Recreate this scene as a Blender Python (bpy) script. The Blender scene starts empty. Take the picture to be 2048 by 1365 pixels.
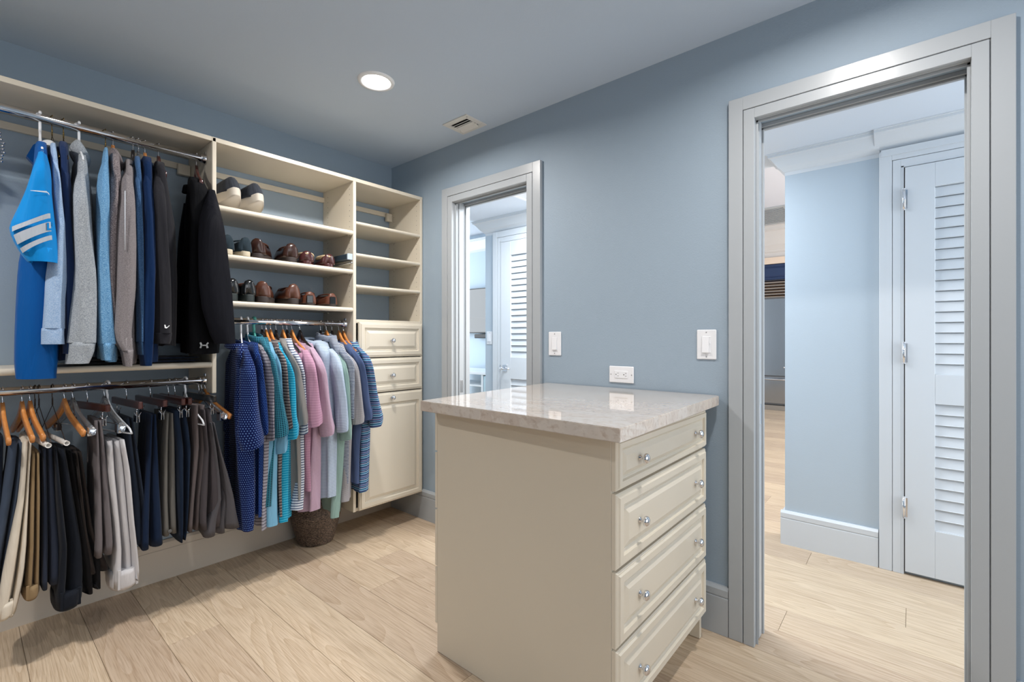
import bpy, bmesh, math, random
from mathutils import Vector, Matrix
random.seed(7)
C = bpy.context.scene.collection
sin, cos, PI = math.sin, math.cos, math.pi

# ------------------------------------------------------------------ camera
YAW = math.radians(40.4); FPX = 940.0; HY = 679.0; CH = 1.2
cam_d = bpy.data.cameras.new('camera'); cam = bpy.data.objects.new('camera', cam_d); C.objects.link(cam)
cam.location = (0, 0, CH); cam.rotation_euler = (PI/2, 0, YAW - PI/2)
cam_d.sensor_width = 36; cam_d.lens = FPX*36/2048; cam_d.shift_y = -(682.5-HY)/2048
cam_d.clip_start = .02
bpy.context.scene.camera = cam
# ------------------------------------------------------------------ world, exposure, big lights
vs = bpy.context.scene.view_settings
vs.view_transform = 'Standard'; vs.look = 'None'; vs.gamma = 1; vs.use_curve_mapping = False
vs.exposure = 0.0
w = bpy.data.worlds.new('world'); bpy.context.scene.world = w; w.use_nodes = True
w.node_tree.nodes['Background'].inputs[0].default_value = (.62, .76, 1, 1)
w.node_tree.nodes['Background'].inputs[1].default_value = 0.6
def area(name, loc, rot, sx, sy, power, col):
    l = bpy.data.lights.new(name, 'AREA'); l.shape = 'RECTANGLE'; l.size = sx; l.size_y = sy; l.energy = power; l.color = col
    o = bpy.data.objects.new(name, l); C.objects.link(o); o.location = loc; o.rotation_euler = rot; return o
FILL_COL = (.90, .955, 1.0)
# unseen fill lights added to brighten the hall and the rooms beyond it
# (ceiling panels and windows made up to house them are built below)
area('hall_fill', (2.62, 1.12, 2.262), (0, 0, 0), .5, .5, 18, FILL_COL)
area('hall_fill', (2.62, 2.0, 2.262), (0, 0, 0), .5, .5, 32, FILL_COL)
area('hall_end_fill', (2.65, -1.58, 1.3), (math.radians(90), 0, 0), .8, 1.8, 29, FILL_COL)
area('kitchen_fill', (6.0, -1.69, 1.7), (math.radians(90), 0, 0), 4.0, 2.2, 230, (1, .97, .93))
area('bedroom_fill', (3.6, 6.24, 1.6), (math.radians(-90), 0, 0), 2.4, 2.0, 85, FILL_COL)
# fill lights added behind the camera to lift the dressing room
area('room_fill', (-2.95, .6, 1.35), (0, math.radians(-90), 0), 1.6, 2.2, 2.5, (.95, .97, 1))
area('near_fill', (.75, -1.575, 1.35), (math.radians(90), 0, 0), 2.4, 1.76, 30, (.95, .97, 1))
CANS = [(1.29, 1.95, 19), (1.34, .17, 16), (-.55, 1.95, 18), (-2.1, .17, 9), (-2.1, 1.95, 7)]
CEIL = 2.435

# ------------------------------------------------------------------ pixel -> place (a plane of constant depth from the side wall)
RX, RY = sin(YAW), -cos(YAW); FX, FY = cos(YAW), sin(YAW)
def ray(px, py):
    a = (px-1024)/FPX
    return FX+RX*a, FY+RY*a, -(py-HY)/FPX
def onY(px, py, Y):
    r = ray(px, py); t = Y/r[1]; return r[0]*t, CH+r[2]*t

# ------------------------------------------------------------------ materials
def lin(c):
    def f(v):
        v /= 255
        return v/12.92 if v <= .04045 else ((v+.055)/1.055)**2.4
    return (f(c[0]), f(c[1]), f(c[2]), 1)
MC = {}
def nodes(name):
    m = bpy.data.materials.new(name); m.use_nodes = True
    nt = m.node_tree; b = nt.nodes['Principled BSDF']
    return m, nt, b
def N(nt, t, **k):
    n = nt.nodes.new(t)
    for a, v in k.items(): setattr(n, a, v)
    return n
def mat(name, col, rough=.5, metal=0, bump=0, bscale=200, coat=0, var=0, spec=.5, trans=0, ior=1.45):
    if name in MC: return MC[name]
    m, nt, b = nodes(name)
    b.inputs['Base Color'].default_value = lin(col); b.inputs['Roughness'].default_value = rough
    b.inputs['Metallic'].default_value = metal; b.inputs['Specular IOR Level'].default_value = spec
    b.inputs['Coat Weight'].default_value = coat; b.inputs['Coat Roughness'].default_value = .1
    b.inputs['Transmission Weight'].default_value = trans; b.inputs['IOR'].default_value = ior
    tc = N(nt, 'ShaderNodeTexCoord')
    if bump:
        n = N(nt, 'ShaderNodeTexNoise'); n.inputs['Scale'].default_value = bscale; n.inputs['Detail'].default_value = 3
        nt.links.new(tc.outputs['Object'], n.inputs['Vector'])
        bp = N(nt, 'ShaderNodeBump'); bp.inputs['Strength'].default_value = bump; bp.inputs['Distance'].default_value = .002
        nt.links.new(n.outputs[0], bp.inputs['Height']); nt.links.new(bp.outputs[0], b.inputs['Normal'])
    if var:
        n = N(nt, 'ShaderNodeTexNoise'); n.inputs['Scale'].default_value = 3; n.inputs['Detail'].default_value = 4
        nt.links.new(tc.outputs['Object'], n.inputs['Vector'])
        mx = N(nt, 'ShaderNodeMix', data_type='RGBA'); c = lin(col)
        mx.inputs[6].default_value = tuple(v*(1-var) for v in c[:3])+(1,); mx.inputs[7].default_value = tuple(min(1, v*(1+var)) for v in c[:3])+(1,)
        nt.links.new(n.outputs[0], mx.inputs[0]); nt.links.new(mx.outputs[2], b.inputs['Base Color'])
    MC[name] = m; return m

WALL = mat('blue_wall_paint', (150, 166, 180), .6, bump=.25, bscale=160)
HALLWALL = mat('hall_wall_paint', (184, 196, 206), .6, bump=.15, bscale=160)
CEILM = mat('ceiling_paint', (188, 203, 219), .8, bump=.2, bscale=180)
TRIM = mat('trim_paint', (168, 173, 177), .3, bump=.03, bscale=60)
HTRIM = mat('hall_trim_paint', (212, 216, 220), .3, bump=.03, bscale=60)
CREAM = mat('cream_melamine', (211, 202, 185), .38, bump=.03, bscale=400, var=.02)
CREAMP = mat('cream_thermofoil', (216, 207, 190), .33)
CHROME = mat('chrome', (225, 226, 230), .08, metal=1)
STEEL = mat('brushed_steel', (190, 190, 190), .22, metal=1)
WHITE = mat('white_plastic', (232, 233, 236), .3)
BLACKHOLE = mat('dark_slot', (25, 25, 26), .7)
GAP = mat('seam_shadow_gap', (70, 62, 52), .9)

def floor_mat():
    m, nt, b = nodes('pale_oak'); L = nt.links
    tc = N(nt, 'ShaderNodeTexCoord'); oi = N(nt, 'ShaderNodeObjectInfo')
    mp = N(nt, 'ShaderNodeMapping'); mp.inputs['Scale'].default_value = (1, .09, 1)
    L.new(tc.outputs['Object'], mp.inputs['Vector'])
    off = N(nt, 'ShaderNodeVectorMath', operation='SCALE'); off.inputs['Scale'].default_value = 40
    cmb = N(nt, 'ShaderNodeCombineXYZ')
    for i in range(3): L.new(oi.outputs['Random'], cmb.inputs[i])
    L.new(cmb.outputs[0], off.inputs[0])
    add = N(nt, 'ShaderNodeVectorMath', operation='ADD'); L.new(mp.outputs[0], add.inputs[0]); L.new(off.outputs[0], add.inputs[1])
    n1 = N(nt, 'ShaderNodeTexNoise'); n1.inputs['Scale'].default_value = 5.5; n1.inputs['Detail'].default_value = 1.5; n1.inputs['Roughness'].default_value = .4; n1.inputs['Distortion'].default_value = .3
    L.new(add.outputs[0], n1.inputs['Vector'])
    # growth rings: contour lines of the smooth noise
    mm = N(nt, 'ShaderNodeMath', operation='MULTIPLY'); mm.inputs[1].default_value = 26; L.new(n1.outputs[0], mm.inputs[0])
    fr = N(nt, 'ShaderNodeMath', operation='FRACT'); L.new(mm.outputs[0], fr.inputs[0])
    r1 = N(nt, 'ShaderNodeValToRGB'); r1.color_ramp.elements[0].position = 0; r1.color_ramp.elements[0].color = (1, 1, 1, 1)
    r1.color_ramp.elements[1].position = .8; r1.color_ramp.elements[1].color = (.35, .35, .35, 1)
    e = r1.color_ramp.elements.new(.97); e.color = (0, 0, 0, 1); e = r1.color_ramp.elements.new(1); e.color = (1, 1, 1, 1)
    L.new(fr.outputs[0], r1.inputs[0])
    mp2 = N(nt, 'ShaderNodeMapping'); mp2.inputs['Scale'].default_value = (1, .025, 1); L.new(add.outputs[0], mp2.inputs['Vector'])
    n2 = N(nt, 'ShaderNodeTexNoise'); n2.inputs['Scale'].default_value = 260; n2.inputs['Detail'].default_value = 3
    mp2.inputs['Scale'].default_value = (1, .35, 1)
    L.new(mp2.outputs[0], n2.inputs['Vector'])
    n3 = N(nt, 'ShaderNodeTexNoise'); n3.inputs['Scale'].default_value = 3; L.new(add.outputs[0], n3.inputs['Vector'])
    base = N(nt, 'ShaderNodeValToRGB'); cr = base.color_ramp
    cr.elements[0].color = lin((194, 173, 151)); cr.elements[1].color = lin((214, 194, 168))
    cr.elements[0].position = .2; cr.elements[1].position = .8
    tone = N(nt, 'ShaderNodeMath', operation='MULTIPLY_ADD'); tone.inputs[1].default_value = .55
    L.new(oi.outputs['Random'], tone.inputs[0])
    t2 = N(nt, 'ShaderNodeMath', operation='MULTIPLY'); t2.inputs[1].default_value = .5; L.new(n3.outputs[0], t2.inputs[0]); L.new(t2.outputs[0], tone.inputs[2])
    L.new(tone.outputs[0], base.inputs[0])
    dk = N(nt, 'ShaderNodeMix', data_type='RGBA', blend_type='MULTIPLY'); dk.inputs[0].default_value = 1
    g = N(nt, 'ShaderNodeMix', data_type='RGBA'); g.inputs[6].default_value = (.84, .80, .75, 1); g.inputs[7].default_value = (1, 1, 1, 1)
    L.new(r1.outputs[0], g.inputs[0]); L.new(base.outputs[0], dk.inputs[6]); L.new(g.outputs[2], dk.inputs[7])
    fine = N(nt, 'ShaderNodeMix', data_type='RGBA', blend_type='MULTIPLY'); fine.inputs[0].default_value = .75
    r2 = N(nt, 'ShaderNodeValToRGB'); r2.color_ramp.elements[0].position = .36; r2.color_ramp.elements[0].color = (.74, .7, .66, 1); r2.color_ramp.elements[1].position = .56; r2.color_ramp.elements[1].color = (1, 1, 1, 1)
    L.new(n2.outputs[0], r2.inputs[0]); L.new(dk.outputs[2], fine.inputs[6]); L.new(r2.outputs[0], fine.inputs[7])
    L.new(fine.outputs[2], b.inputs['Base Color'])
    b.inputs['Roughness'].default_value = .42
    bp = N(nt, 'ShaderNodeBump'); bp.inputs['Strength'].default_value = .12; bp.inputs['Distance'].default_value = .001
    L.new(n2.outputs[0], bp.inputs['Height']); L.new(bp.outputs[0], b.inputs['Normal'])
    return m
OAK = floor_mat()

def marble_mat():
    m, nt, b = nodes('cream_marble'); L = nt.links
    tc = N(nt, 'ShaderNodeTexCoord')
    mp = N(nt, 'ShaderNodeMapping'); mp.inputs['Scale'].default_value = (2.2, 1, 1.5); mp.inputs['Rotation'].default_value = (0, 0, .35)
    L.new(tc.outputs['Object'], mp.inputs['Vector'])
    n = N(nt, 'ShaderNodeTexNoise'); n.inputs['Scale'].default_value = 3.2; n.inputs['Detail'].default_value = 9; n.inputs['Roughness'].default_value = .62; n.inputs['Distortion'].default_value = .5
    L.new(mp.outputs[0], n.inputs['Vector'])
    r = N(nt, 'ShaderNodeValToRGB'); cr = r.color_ramp
    cr.elements[0].position = .3; cr.elements[0].color = lin((200, 186, 172)); cr.elements[1].position = .72; cr.elements[1].color = lin((224, 216, 206))
    for p, c in ((.43, (216, 203, 190)), (.5, (204, 190, 178)), (.515, (216, 206, 195)), (.6, (210, 200, 190))):
        e = cr.elements.new(p); e.color = lin(c)
    L.new(n.outputs[0], r.inputs[0])
    v = N(nt, 'ShaderNodeTexNoise'); v.inputs['Scale'].default_value = 45; v.inputs['Detail'].default_value = 4
    L.new(mp.outputs[0], v.inputs['Vector'])
    r2 = N(nt, 'ShaderNodeValToRGB'); r2.color_ramp.elements[0].position = .34; r2.color_ramp.elements[0].color = (.8, .74, .7, 1); r2.color_ramp.elements[1].position = .46; r2.color_ramp.elements[1].color = (1, 1, 1, 1)
    L.new(v.outputs[0], r2.inputs[0])
    mx = N(nt, 'ShaderNodeMix', data_type='RGBA', blend_type='MULTIPLY'); mx.inputs[0].default_value = .7
    L.new(r.outputs[0], mx.inputs[6]); L.new(r2.outputs[0], mx.inputs[7]); L.new(mx.outputs[2], b.inputs['Base Color'])
    b.inputs['Roughness'].default_value = .07; b.inputs['Coat Weight'].default_value = .6; b.inputs['Coat Roughness'].default_value = .03
    return m
MARBLE = marble_mat()

def wood_mat(name, c1, c2, rough=.3):
    if name in MC: return MC[name]
    m, nt, b = nodes(name); L = nt.links
    tc = N(nt, 'ShaderNodeTexCoord'); mp = N(nt, 'ShaderNodeMapping'); mp.inputs['Scale'].default_value = (60, 6, 60)
    L.new(tc.outputs['Object'], mp.inputs['Vector'])
    n = N(nt, 'ShaderNodeTexNoise'); n.inputs['Scale'].default_value = 2; n.inputs['Detail'].default_value = 4; L.new(mp.outputs[0], n.inputs['Vector'])
    r = N(nt, 'ShaderNodeValToRGB'); r.color_ramp.elements[0].color = lin(c1); r.color_ramp.elements[1].color = lin(c2)
    L.new(n.outputs[0], r.inputs[0]); L.new(r.outputs[0], b.inputs['Base Color']); b.inputs['Roughness'].default_value = rough
    b.inputs['Coat Weight'].default_value = .5
    MC[name] = m; return m
HW = wood_mat('orange_hanger_wood', (190, 112, 52), (226, 158, 88))
HD = wood_mat('dark_red_hanger_wood', (52, 18, 16), (84, 34, 26))
HB = mat('black_hanger_wood', (24, 20, 22), .2, coat=.6)
CLEAR = mat('clear_plastic', (235, 240, 245), .06, trans=.9, ior=1.45)
WIRE = mat('dark_wire', (58, 46, 40), .35, metal=.8)
BRASS = mat('gilt_wire', (120, 100, 60), .3, metal=1)

def cloth(name, base, pat=None, c2=None, p=None, weave=.35, rough=.85, sheen=.06, c3=None):
    """pat: None | melange | stripe | dots | check | multi ; p in metres; pattern runs in the garment's own UV (metres)"""
    m, nt, b = nodes(name); L = nt.links
    b.inputs['Roughness'].default_value = rough; b.inputs['Specular IOR Level'].default_value = .12
    b.inputs['Sheen Weight'].default_value = sheen; b.inputs['Sheen Roughness'].default_value = .5
    uv = N(nt, 'ShaderNodeUVMap'); sp = N(nt, 'ShaderNodeSeparateXYZ'); L.new(uv.outputs[0], sp.inputs[0])
    tc = N(nt, 'ShaderNodeTexCoord')
    fine = N(nt, 'ShaderNodeTexNoise'); fine.inputs['Scale'].default_value = 420; fine.inputs['Detail'].default_value = 2; L.new(tc.outputs['Object'], fine.inputs['Vector'])
    _bm = N(nt, 'ShaderNodeMapping'); _bm.inputs['Scale'].default_value = (1, 1, .22); L.new(tc.outputs['Object'], _bm.inputs['Vector'])
    big = N(nt, 'ShaderNodeTexNoise'); big.inputs['Distortion'].default_value = .6; big.inputs['Scale'].default_value = 17; big.inputs['Detail'].default_value = 3; L.new(_bm.outputs[0], big.inputs['Vector'])
    bp2 = N(nt, 'ShaderNodeBump'); bp2.inputs['Strength'].default_value = .55; bp2.inputs['Distance'].default_value = .022; L.new(big.outputs[0], bp2.inputs['Height'])
    bp = N(nt, 'ShaderNodeBump'); bp.inputs['Strength'].default_value = weave; bp.inputs['Distance'].default_value = .0012
    L.new(fine.outputs[0], bp.inputs['Height']); L.new(bp2.outputs[0], bp.inputs['Normal']); L.new(bp.outputs[0], b.inputs['Normal'])
    def math_(op, a, v=None, v2=None):
        n = N(nt, 'ShaderNodeMath', operation=op)
        if isinstance(a, (int, float)): n.inputs[0].default_value = a
        else: L.new(a, n.inputs[0])
        if v is not None:
            if isinstance(v, (int, float)): n.inputs[1].default_value = v
            else: L.new(v, n.inputs[1])
        return n.outputs[0]
    col = None
    if pat is None:
        b.inputs['Base Color'].default_value = lin(base); return m
    mx = N(nt, 'ShaderNodeMix', data_type='RGBA'); mx.inputs[6].default_value = lin(base); mx.inputs[7].default_value = lin(c2)
    if pat == 'melange':
        mp = N(nt, 'ShaderNodeMapping'); mp.inputs['Scale'].default_value = (1, 1, 2.2); L.new(tc.outputs['Object'], mp.inputs['Vector'])
        n = N(nt, 'ShaderNodeTexNoise'); n.inputs['Scale'].default_value = p or 260; n.inputs['Detail'].default_value = 2; L.new(mp.outputs[0], n.inputs['Vector'])
        r = N(nt, 'ShaderNodeValToRGB'); r.color_ramp.elements[0].position = .42; r.color_ramp.elements[1].position = .6
        L.new(n.outputs[0], r.inputs[0]); L.new(r.outputs[0], mx.inputs[0])
    elif pat == 'stripe':      # p = (period, duty)
        f = math_('FRACT', math_('MULTIPLY', sp.outputs[1], 1/p[0])); L.new(math_('LESS_THAN', f, p[1]), mx.inputs[0])
    elif pat == 'check':
        f = math_('LESS_THAN', math_('FRACT', math_('MULTIPLY', sp.outputs[1], 1/p[0])), p[1])
        g = math_('LESS_THAN', math_('FRACT', math_('MULTIPLY', sp.outputs[0], 1/p[0])), p[1])
        L.new(math_('MAXIMUM', f, g), mx.inputs[0])
    elif pat == 'dots':        # staggered dots
        u = math_('MULTIPLY', sp.outputs[0], 1/p[0]); v = math_('MULTIPLY', sp.outputs[1], 1/p[0])
        row = math_('FLOOR', v); sh = math_('MULTIPLY', math_('MODULO', math_('ABSOLUTE', row), 2), .5)
        fu = math_('SUBTRACT', math_('FRACT', math_('ADD', u, sh)), .5); fv = math_('SUBTRACT', math_('FRACT', v), .5)
        d = math_('SQRT', math_('ADD', math_('MULTIPLY', fu, fu), math_('MULTIPLY', fv, fv)))
        L.new(math_('LESS_THAN', d, p[1]), mx.inputs[0])
    elif pat == 'multi':
        f = math_('FRACT', math_('MULTIPLY', sp.outputs[1], 1/p[0]))
        r = N(nt, 'ShaderNodeValToRGB'); r.color_ramp.interpolation = 'CONSTANT'; cr = r.color_ramp
        cols = c3; cr.elements[0].color = lin(cols[0][1]); cr.elements[0].position = 0; cr.elements[1].position = cols[1][0]; cr.elements[1].color = lin(cols[1][1])
        for q, c in cols[2:]:
            e = cr.elements.new(q); e.color = lin(c)
        L.new(f, r.inputs[0]); L.new(r.outputs[0], b.inputs['Base Color']); return m
    L.new(mx.outputs[2], b.inputs['Base Color'])
    return m

# ------------------------------------------------------------------ mesh helpers
ROOTLOC = {}
class MB:
    def __init__(s): s.v = []; s.f = []; s.m = []; s.uv = {}; s.sm = []
    def add(s, vs_, fs_, mi=0, smooth=False, uvs=None):
        o = len(s.v); s.v += [tuple(p) for p in vs_]
        for k, f in enumerate(fs_):
            if uvs: s.uv[len(s.f)] = [uvs[i] if not isinstance(uvs[0], list) else None for i in f]
            s.f.append([i+o for i in f]); s.m.append(mi); s.sm.append(smooth)
        return s
    def box(s, x0, x1, y0, y1, z0, z1, mi=0, b=0):
        if x0 > x1: x0, x1 = x1, x0
        if y0 > y1: y0, y1 = y1, y0
        if z0 > z1: z0, z1 = z1, z0
        b = min(b, (x1-x0)*.49, (y1-y0)*.49, (z1-z0)*.49)
        if b <= 0:
            vs_ = [(x, y, z) for z in (z0, z1) for y in (y0, y1) for x in (x0, x1)]
            return s.add(vs_, [(0, 2, 3, 1), (4, 5, 7, 6), (0, 1, 5, 4), (2, 6, 7, 3), (0, 4, 6, 2), (1, 3, 7, 5)], mi)
        bm = bmesh.new(); bmesh.ops.create_cube(bm, size=1)
        for v in bm.verts: v.co = Vector(((x0+x1)/2+v.co.x*(x1-x0), (y0+y1)/2+v.co.y*(y1-y0), (z0+z1)/2+v.co.z*(z1-z0)))
        bmesh.ops.bevel(bm, geom=bm.edges[:], offset=b, segments=2 if b > .003 else 1, affect='EDGES', profile=.5)
        bm.verts.index_update()
        s.add([v.co[:] for v in bm.verts], [[v.index for v in f.verts] for f in bm.faces], mi); bm.free(); return s
    def tube(s, pts, r, n=8, mi=0, closed=False, sq=None, cap=True):
        """sq=(half across, half up) sweeps a rounded flat section; r may be a list"""
        pts = [Vector(p) for p in pts]; k = len(pts); vs_ = []; prev = None
        for i, p in enumerate(pts):
            t = (pts[(i+1) % k]-pts[i-1]) if closed else (pts[min(i+1, k-1)]-pts[max(i-1, 0)])
            if t.length < 1e-9: t = Vector((0, 0, 1))
            t.normalize()
            if prev is None:
                a = Vector((1, 0, 0)) if abs(t.x) < .9 else Vector((0, 1, 0))
                x = (a - t*a.dot(t)).normalized()
            else: x = (prev - t*prev.dot(t)).normalized()
            prev = x; y = t.cross(x); rr = r[i] if isinstance(r, (list, tuple)) else r
            for j in range(n):
                an = 2*PI*j/n
                if sq:
                    ca, sa = cos(an), sin(an); ex = .45
                    vs_.append(p+x*sq[0]*math.copysign(abs(ca)**ex, ca)+y*sq[1]*math.copysign(abs(sa)**ex, sa))
                else: vs_.append(p+x*rr*cos(an)+y*rr*sin(an))
        fs_ = []
        for i in range(k if closed else k-1):
            for j in range(n):
                a = i*n+j; b_ = i*n+(j+1) % n; i2 = (i+1) % k
                fs_.append((a, b_, i2*n+(j+1) % n, i2*n+j))
        if cap and not closed: fs_ += [tuple(reversed(range(n))), tuple(range((k-1)*n, k*n))]
        return s.add(vs_, fs_, mi, True)
    def lathe(s, prof, o, ax, n=20, mi=0, caps=True):
        """prof: (radius, height along axis)"""
        ax = Vector(ax).normalized(); a = Vector((1, 0, 0)) if abs(ax.x) < .9 else Vector((0, 1, 0)); x = (a-ax*a.dot(ax)).normalized(); y = ax.cross(x); o = Vector(o)
        vs_ = [o+ax*h+x*r*cos(2*PI*j/n)+y*r*sin(2*PI*j/n) for r, h in prof for j in range(n)]
        fs_ = [(i*n+j, i*n+(j+1) % n, (i+1)*n+(j+1) % n, (i+1)*n+j) for i in range(len(prof)-1) for j in range(n)]
        if caps: fs_ += [tuple(reversed(range(n))), tuple(range((len(prof)-1)*n, len(prof)*n))]
        return s.add(vs_, fs_, mi, True)
    def loft(s, rings, mi=0, cap0=False, cap1=False, uvf=None, smooth=True):
        n = len(rings[0]); vs_ = [p for r in rings for p in r]; fs_ = []; o = len(s.v); f0 = len(s.f)
        s.v += [tuple(p) for p in vs_]
        us = []
        for r in rings:
            u = [0]
            for j in range(n):
                a, b_ = r[j], r[(j+1) % n]; u.append(u[-1]+math.dist(a, b_))
            us.append(u)
        um = us[len(us)//2]
        vl = [0]
        for i in range(1, len(rings)):
            vl.append(vl[-1]+math.dist(rings[i][n//4], rings[i-1][n//4]))
        for i in range(len(rings)-1):
            for j in range(n):
                j2 = (j+1) % n
                s.f.append([o+i*n+j, o+i*n+j2, o+(i+1)*n+j2, o+(i+1)*n+j]); s.m.append(mi); s.sm.append(smooth)
                va = (rings[i][j][2], rings[i][j2][2], rings[i+1][j2][2], rings[i+1][j][2]) if uvf is None else (-vl[i], -vl[i], -vl[i+1], -vl[i+1])
                s.uv[len(s.f)-1] = [(um[j], va[0]), (um[j+1], va[1]), (um[j+1], va[2]), (um[j], va[3])]
        if cap0: s.f.append([o+j for j in reversed(range(n))]); s.m.append(mi); s.sm.append(smooth)
        if cap1: s.f.append([o+(len(rings)-1)*n+j for j in range(n)]); s.m.append(mi); s.sm.append(smooth)
        return s
    def mesh(s, name, mats, off=(0, 0, 0)):
        me = bpy.data.meshes.new(name)
        me.from_pydata([(p[0]-off[0], p[1]-off[1], p[2]-off[2]) for p in s.v], [], s.f)
        for m_ in (mats if isinstance(mats, (list, tuple)) else [mats]): me.materials.append(m_)
        me.polygons.foreach_set('material_index', s.m); me.polygons.foreach_set('use_smooth', s.sm)
        if s.uv:
            ul = me.uv_layers.new(name='UVMap')
            for fi, uvs in s.uv.items():
                p = me.polygons[fi]
                for k, li in enumerate(p.loop_indices): ul.data[li].uv = uvs[k]
        bm = bmesh.new(); bm.from_mesh(me); bmesh.ops.recalc_face_normals(bm, faces=bm.faces); bm.to_mesh(me); bm.free()
        return me
    def build(s, name, mats, parent=None, label=None, kind=None):
        off = ROOTLOC.get(parent, (0, 0, 0))
        o = bpy.data.objects.new(name, s.mesh(name, mats, off)); C.objects.link(o); ROOTLOC[o] = off
        if parent is not None: o.parent = parent
        if label: o['label'] = label
        if kind: o['kind'] = kind
        return o
def empty(name, loc, label=None, cat=None, group=None, kind=None, rot=0):
    o = bpy.data.objects.new(name, None); C.objects.link(o); o.location = loc; o.empty_display_size = .05
    o.rotation_euler = (0, 0, rot); ROOTLOC[o] = tuple(loc) if rot == 0 else (0, 0, 0)
    if label: o['label'] = label
    if cat: o['category'] = cat
    if group: o['group'] = group
    if kind: o['kind'] = kind
    return o
def tag(o, label, cat, group=None):
    o['label'] = label; o['category'] = cat
    if group: o['group'] = group
    return o
def box(name, x0, x1, y0, y1, z0, z1, m, parent=None, b=0, kind=None, label=None):
    return MB().box(x0, x1, y0, y1, z0, z1, 0, b).build(name, m, parent, label, kind)

# ------------------------------------------------------------------ the room
XR = 2.02; YC = 2.86
D1 = (-.138, .467); D2 = (1.600, 2.200); DH = 2.062     # door openings in the right wall
wm = MB()
wm.box(XR, 2.14, -1.62, D1[0]-.012, 0, CEIL); wm.box(XR, 2.14, D1[1]+.012, D2[0]-.012, 0, CEIL); wm.box(XR, 2.14, D2[1]+.012, 3.0, 0, CEIL)
wm.box(XR, 2.14, D1[0]-.012, D1[1]+.012, DH+.012, CEIL); wm.box(XR, 2.14, D2[0]-.012, D2[1]+.012, DH+.012, CEIL)
wm.build('wall_right', WALL, kind='structure')
box('wall_left', -3.12, XR, YC, YC+.14, 0, CEIL, WALL, kind='structure')
box('wall_rear', -3.12, -3.0, -1.62, YC, 0, CEIL, WALL, kind='structure')
box('wall_near', -3.12, XR, -1.74, -1.62, 0, CEIL, WALL, kind='structure')
box('ceiling', -3.12, 2.14, -1.74, 3.0, CEIL, CEIL+.1, CEILM, kind='structure')
HC = 2.28; HX = 3.147
HALLC = mat('hall_ceiling_paint', (212, 220, 230), .8)
box('ceiling_hall', 2.14, 3.3, -1.74, 3.05, HC, HC+.08, HALLC, kind='structure')
hw = MB(); hw.box(HX, 3.3, -1.74, .569, 0, HC); hw.box(HX, 3.3, 1.95, 3.0, 0, HC); hw.build('wall_hall', HALLWALL, kind='structure')
box('wall_hall_end', 2.14, HX, -1.74, -1.62, 0, HC, HALLWALL, kind='structure')
# rooms beyond the hall
KC = 3.09
box('ceiling_kitchen', 3.3, 9.4, -1.74, 3.0, KC, KC+.08, mat('kitchen_ceiling_paint', (205, 206, 214), .8), kind='structure')
box('wall_kitchen_header', 3.22, 3.3, -1.74, 3.0, HC+.08, KC, HALLWALL, kind='structure')
box('wall_kitchen_back', 9.3, 9.4, -1.74, 6.4, 0, KC, HALLWALL, kind='structure')
box('wall_kitchen_side', 3.3, 9.3, -1.84, -1.74, 0, KC, HALLWALL, kind='structure')
box('wall_divider', 3.3, 9.3, 3.0, 3.1, 0, KC, HALLWALL, kind='structure')
BC = 2.75
box('ceiling_bedroom', 2.0, 5.1, 3.05, 6.4, BC, BC+.08, HALLC, kind='structure')
box('wall_bedroom_header', 2.0, 3.3, 3.05, 3.1, HC+.08, BC, HALLWALL, kind='structure')
box('wall_bedroom_back', 5.0, 5.1, 3.1, 6.4, 0, BC, mat('bedroom_wall_paint', (190, 207, 220), .6), kind='structure')
box('wall_bedroom_left', 1.9, 2.0, 3.0, 6.4, 0, BC, HALLWALL, kind='structure')
box('wall_bedroom_end', 2.0, 5.0, 6.3, 6.4, 0, BC, HALLWALL, kind='structure')

# floor: every plank is a piece
PW = .184
fl = box('floor', -3.1, 9.3, -1.7, 6.3, -.06, -.014, mat('subfloor', (90, 75, 60), .9), kind='structure')
rnd = random.Random(3); pk = {}
def plank(x0, y0, y1):
    Ln = round(y1-y0, 2)
    if Ln not in pk:
        pk[Ln] = MB().box(.0006, PW-.0006, .0006, Ln-.0006, -.014, 0, 0, .0007).mesh('plank', OAK)
    o = bpy.data.objects.new('plank', pk[Ln]); C.objects.link(o); o.location = (x0, y0, 0); o.parent = fl
known = {7: [2.22, .1], 6: [1.97, -.05], 15: [.43], 14: [1.35], 10: [.62], 5: [1.2], 4: [2.35, .4]}
row = -5
for row in range(-8, 50):
    x0 = .16+PW*(row-0)
    if x0 > 9.1: break
    far = x0 > 3.4
    ylo, yhi = (-1.68, 2.98) if x0+PW < 2.1 or far else (-1.68, 6.2)
    if x0 < -.6: cuts = [ylo, .6, yhi]
    else:
        ks = known.get(row)
        if ks: cuts = sorted([ylo]+[k for k in ks]+([3.9] if yhi > 5 else [])+[yhi])
        else:
            cuts = [ylo]; y = ylo+rnd.choice((.5, .9, 1.3, 1.7))
            while y < yhi-.5: cuts.append(round(y, 2)); y += rnd.choice((1.6, 1.8, 2.0, 2.2))
            cuts.append(yhi)
    for a, b_ in zip(cuts, cuts[1:]): plank(round(x0, 4), a, b_)
box('floor_bedroom', 3.3, 5.0, 3.1, 6.3, -.013, .0, mat('bedroom_floor_oak', (214, 190, 164), .45), kind='structure')

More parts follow.
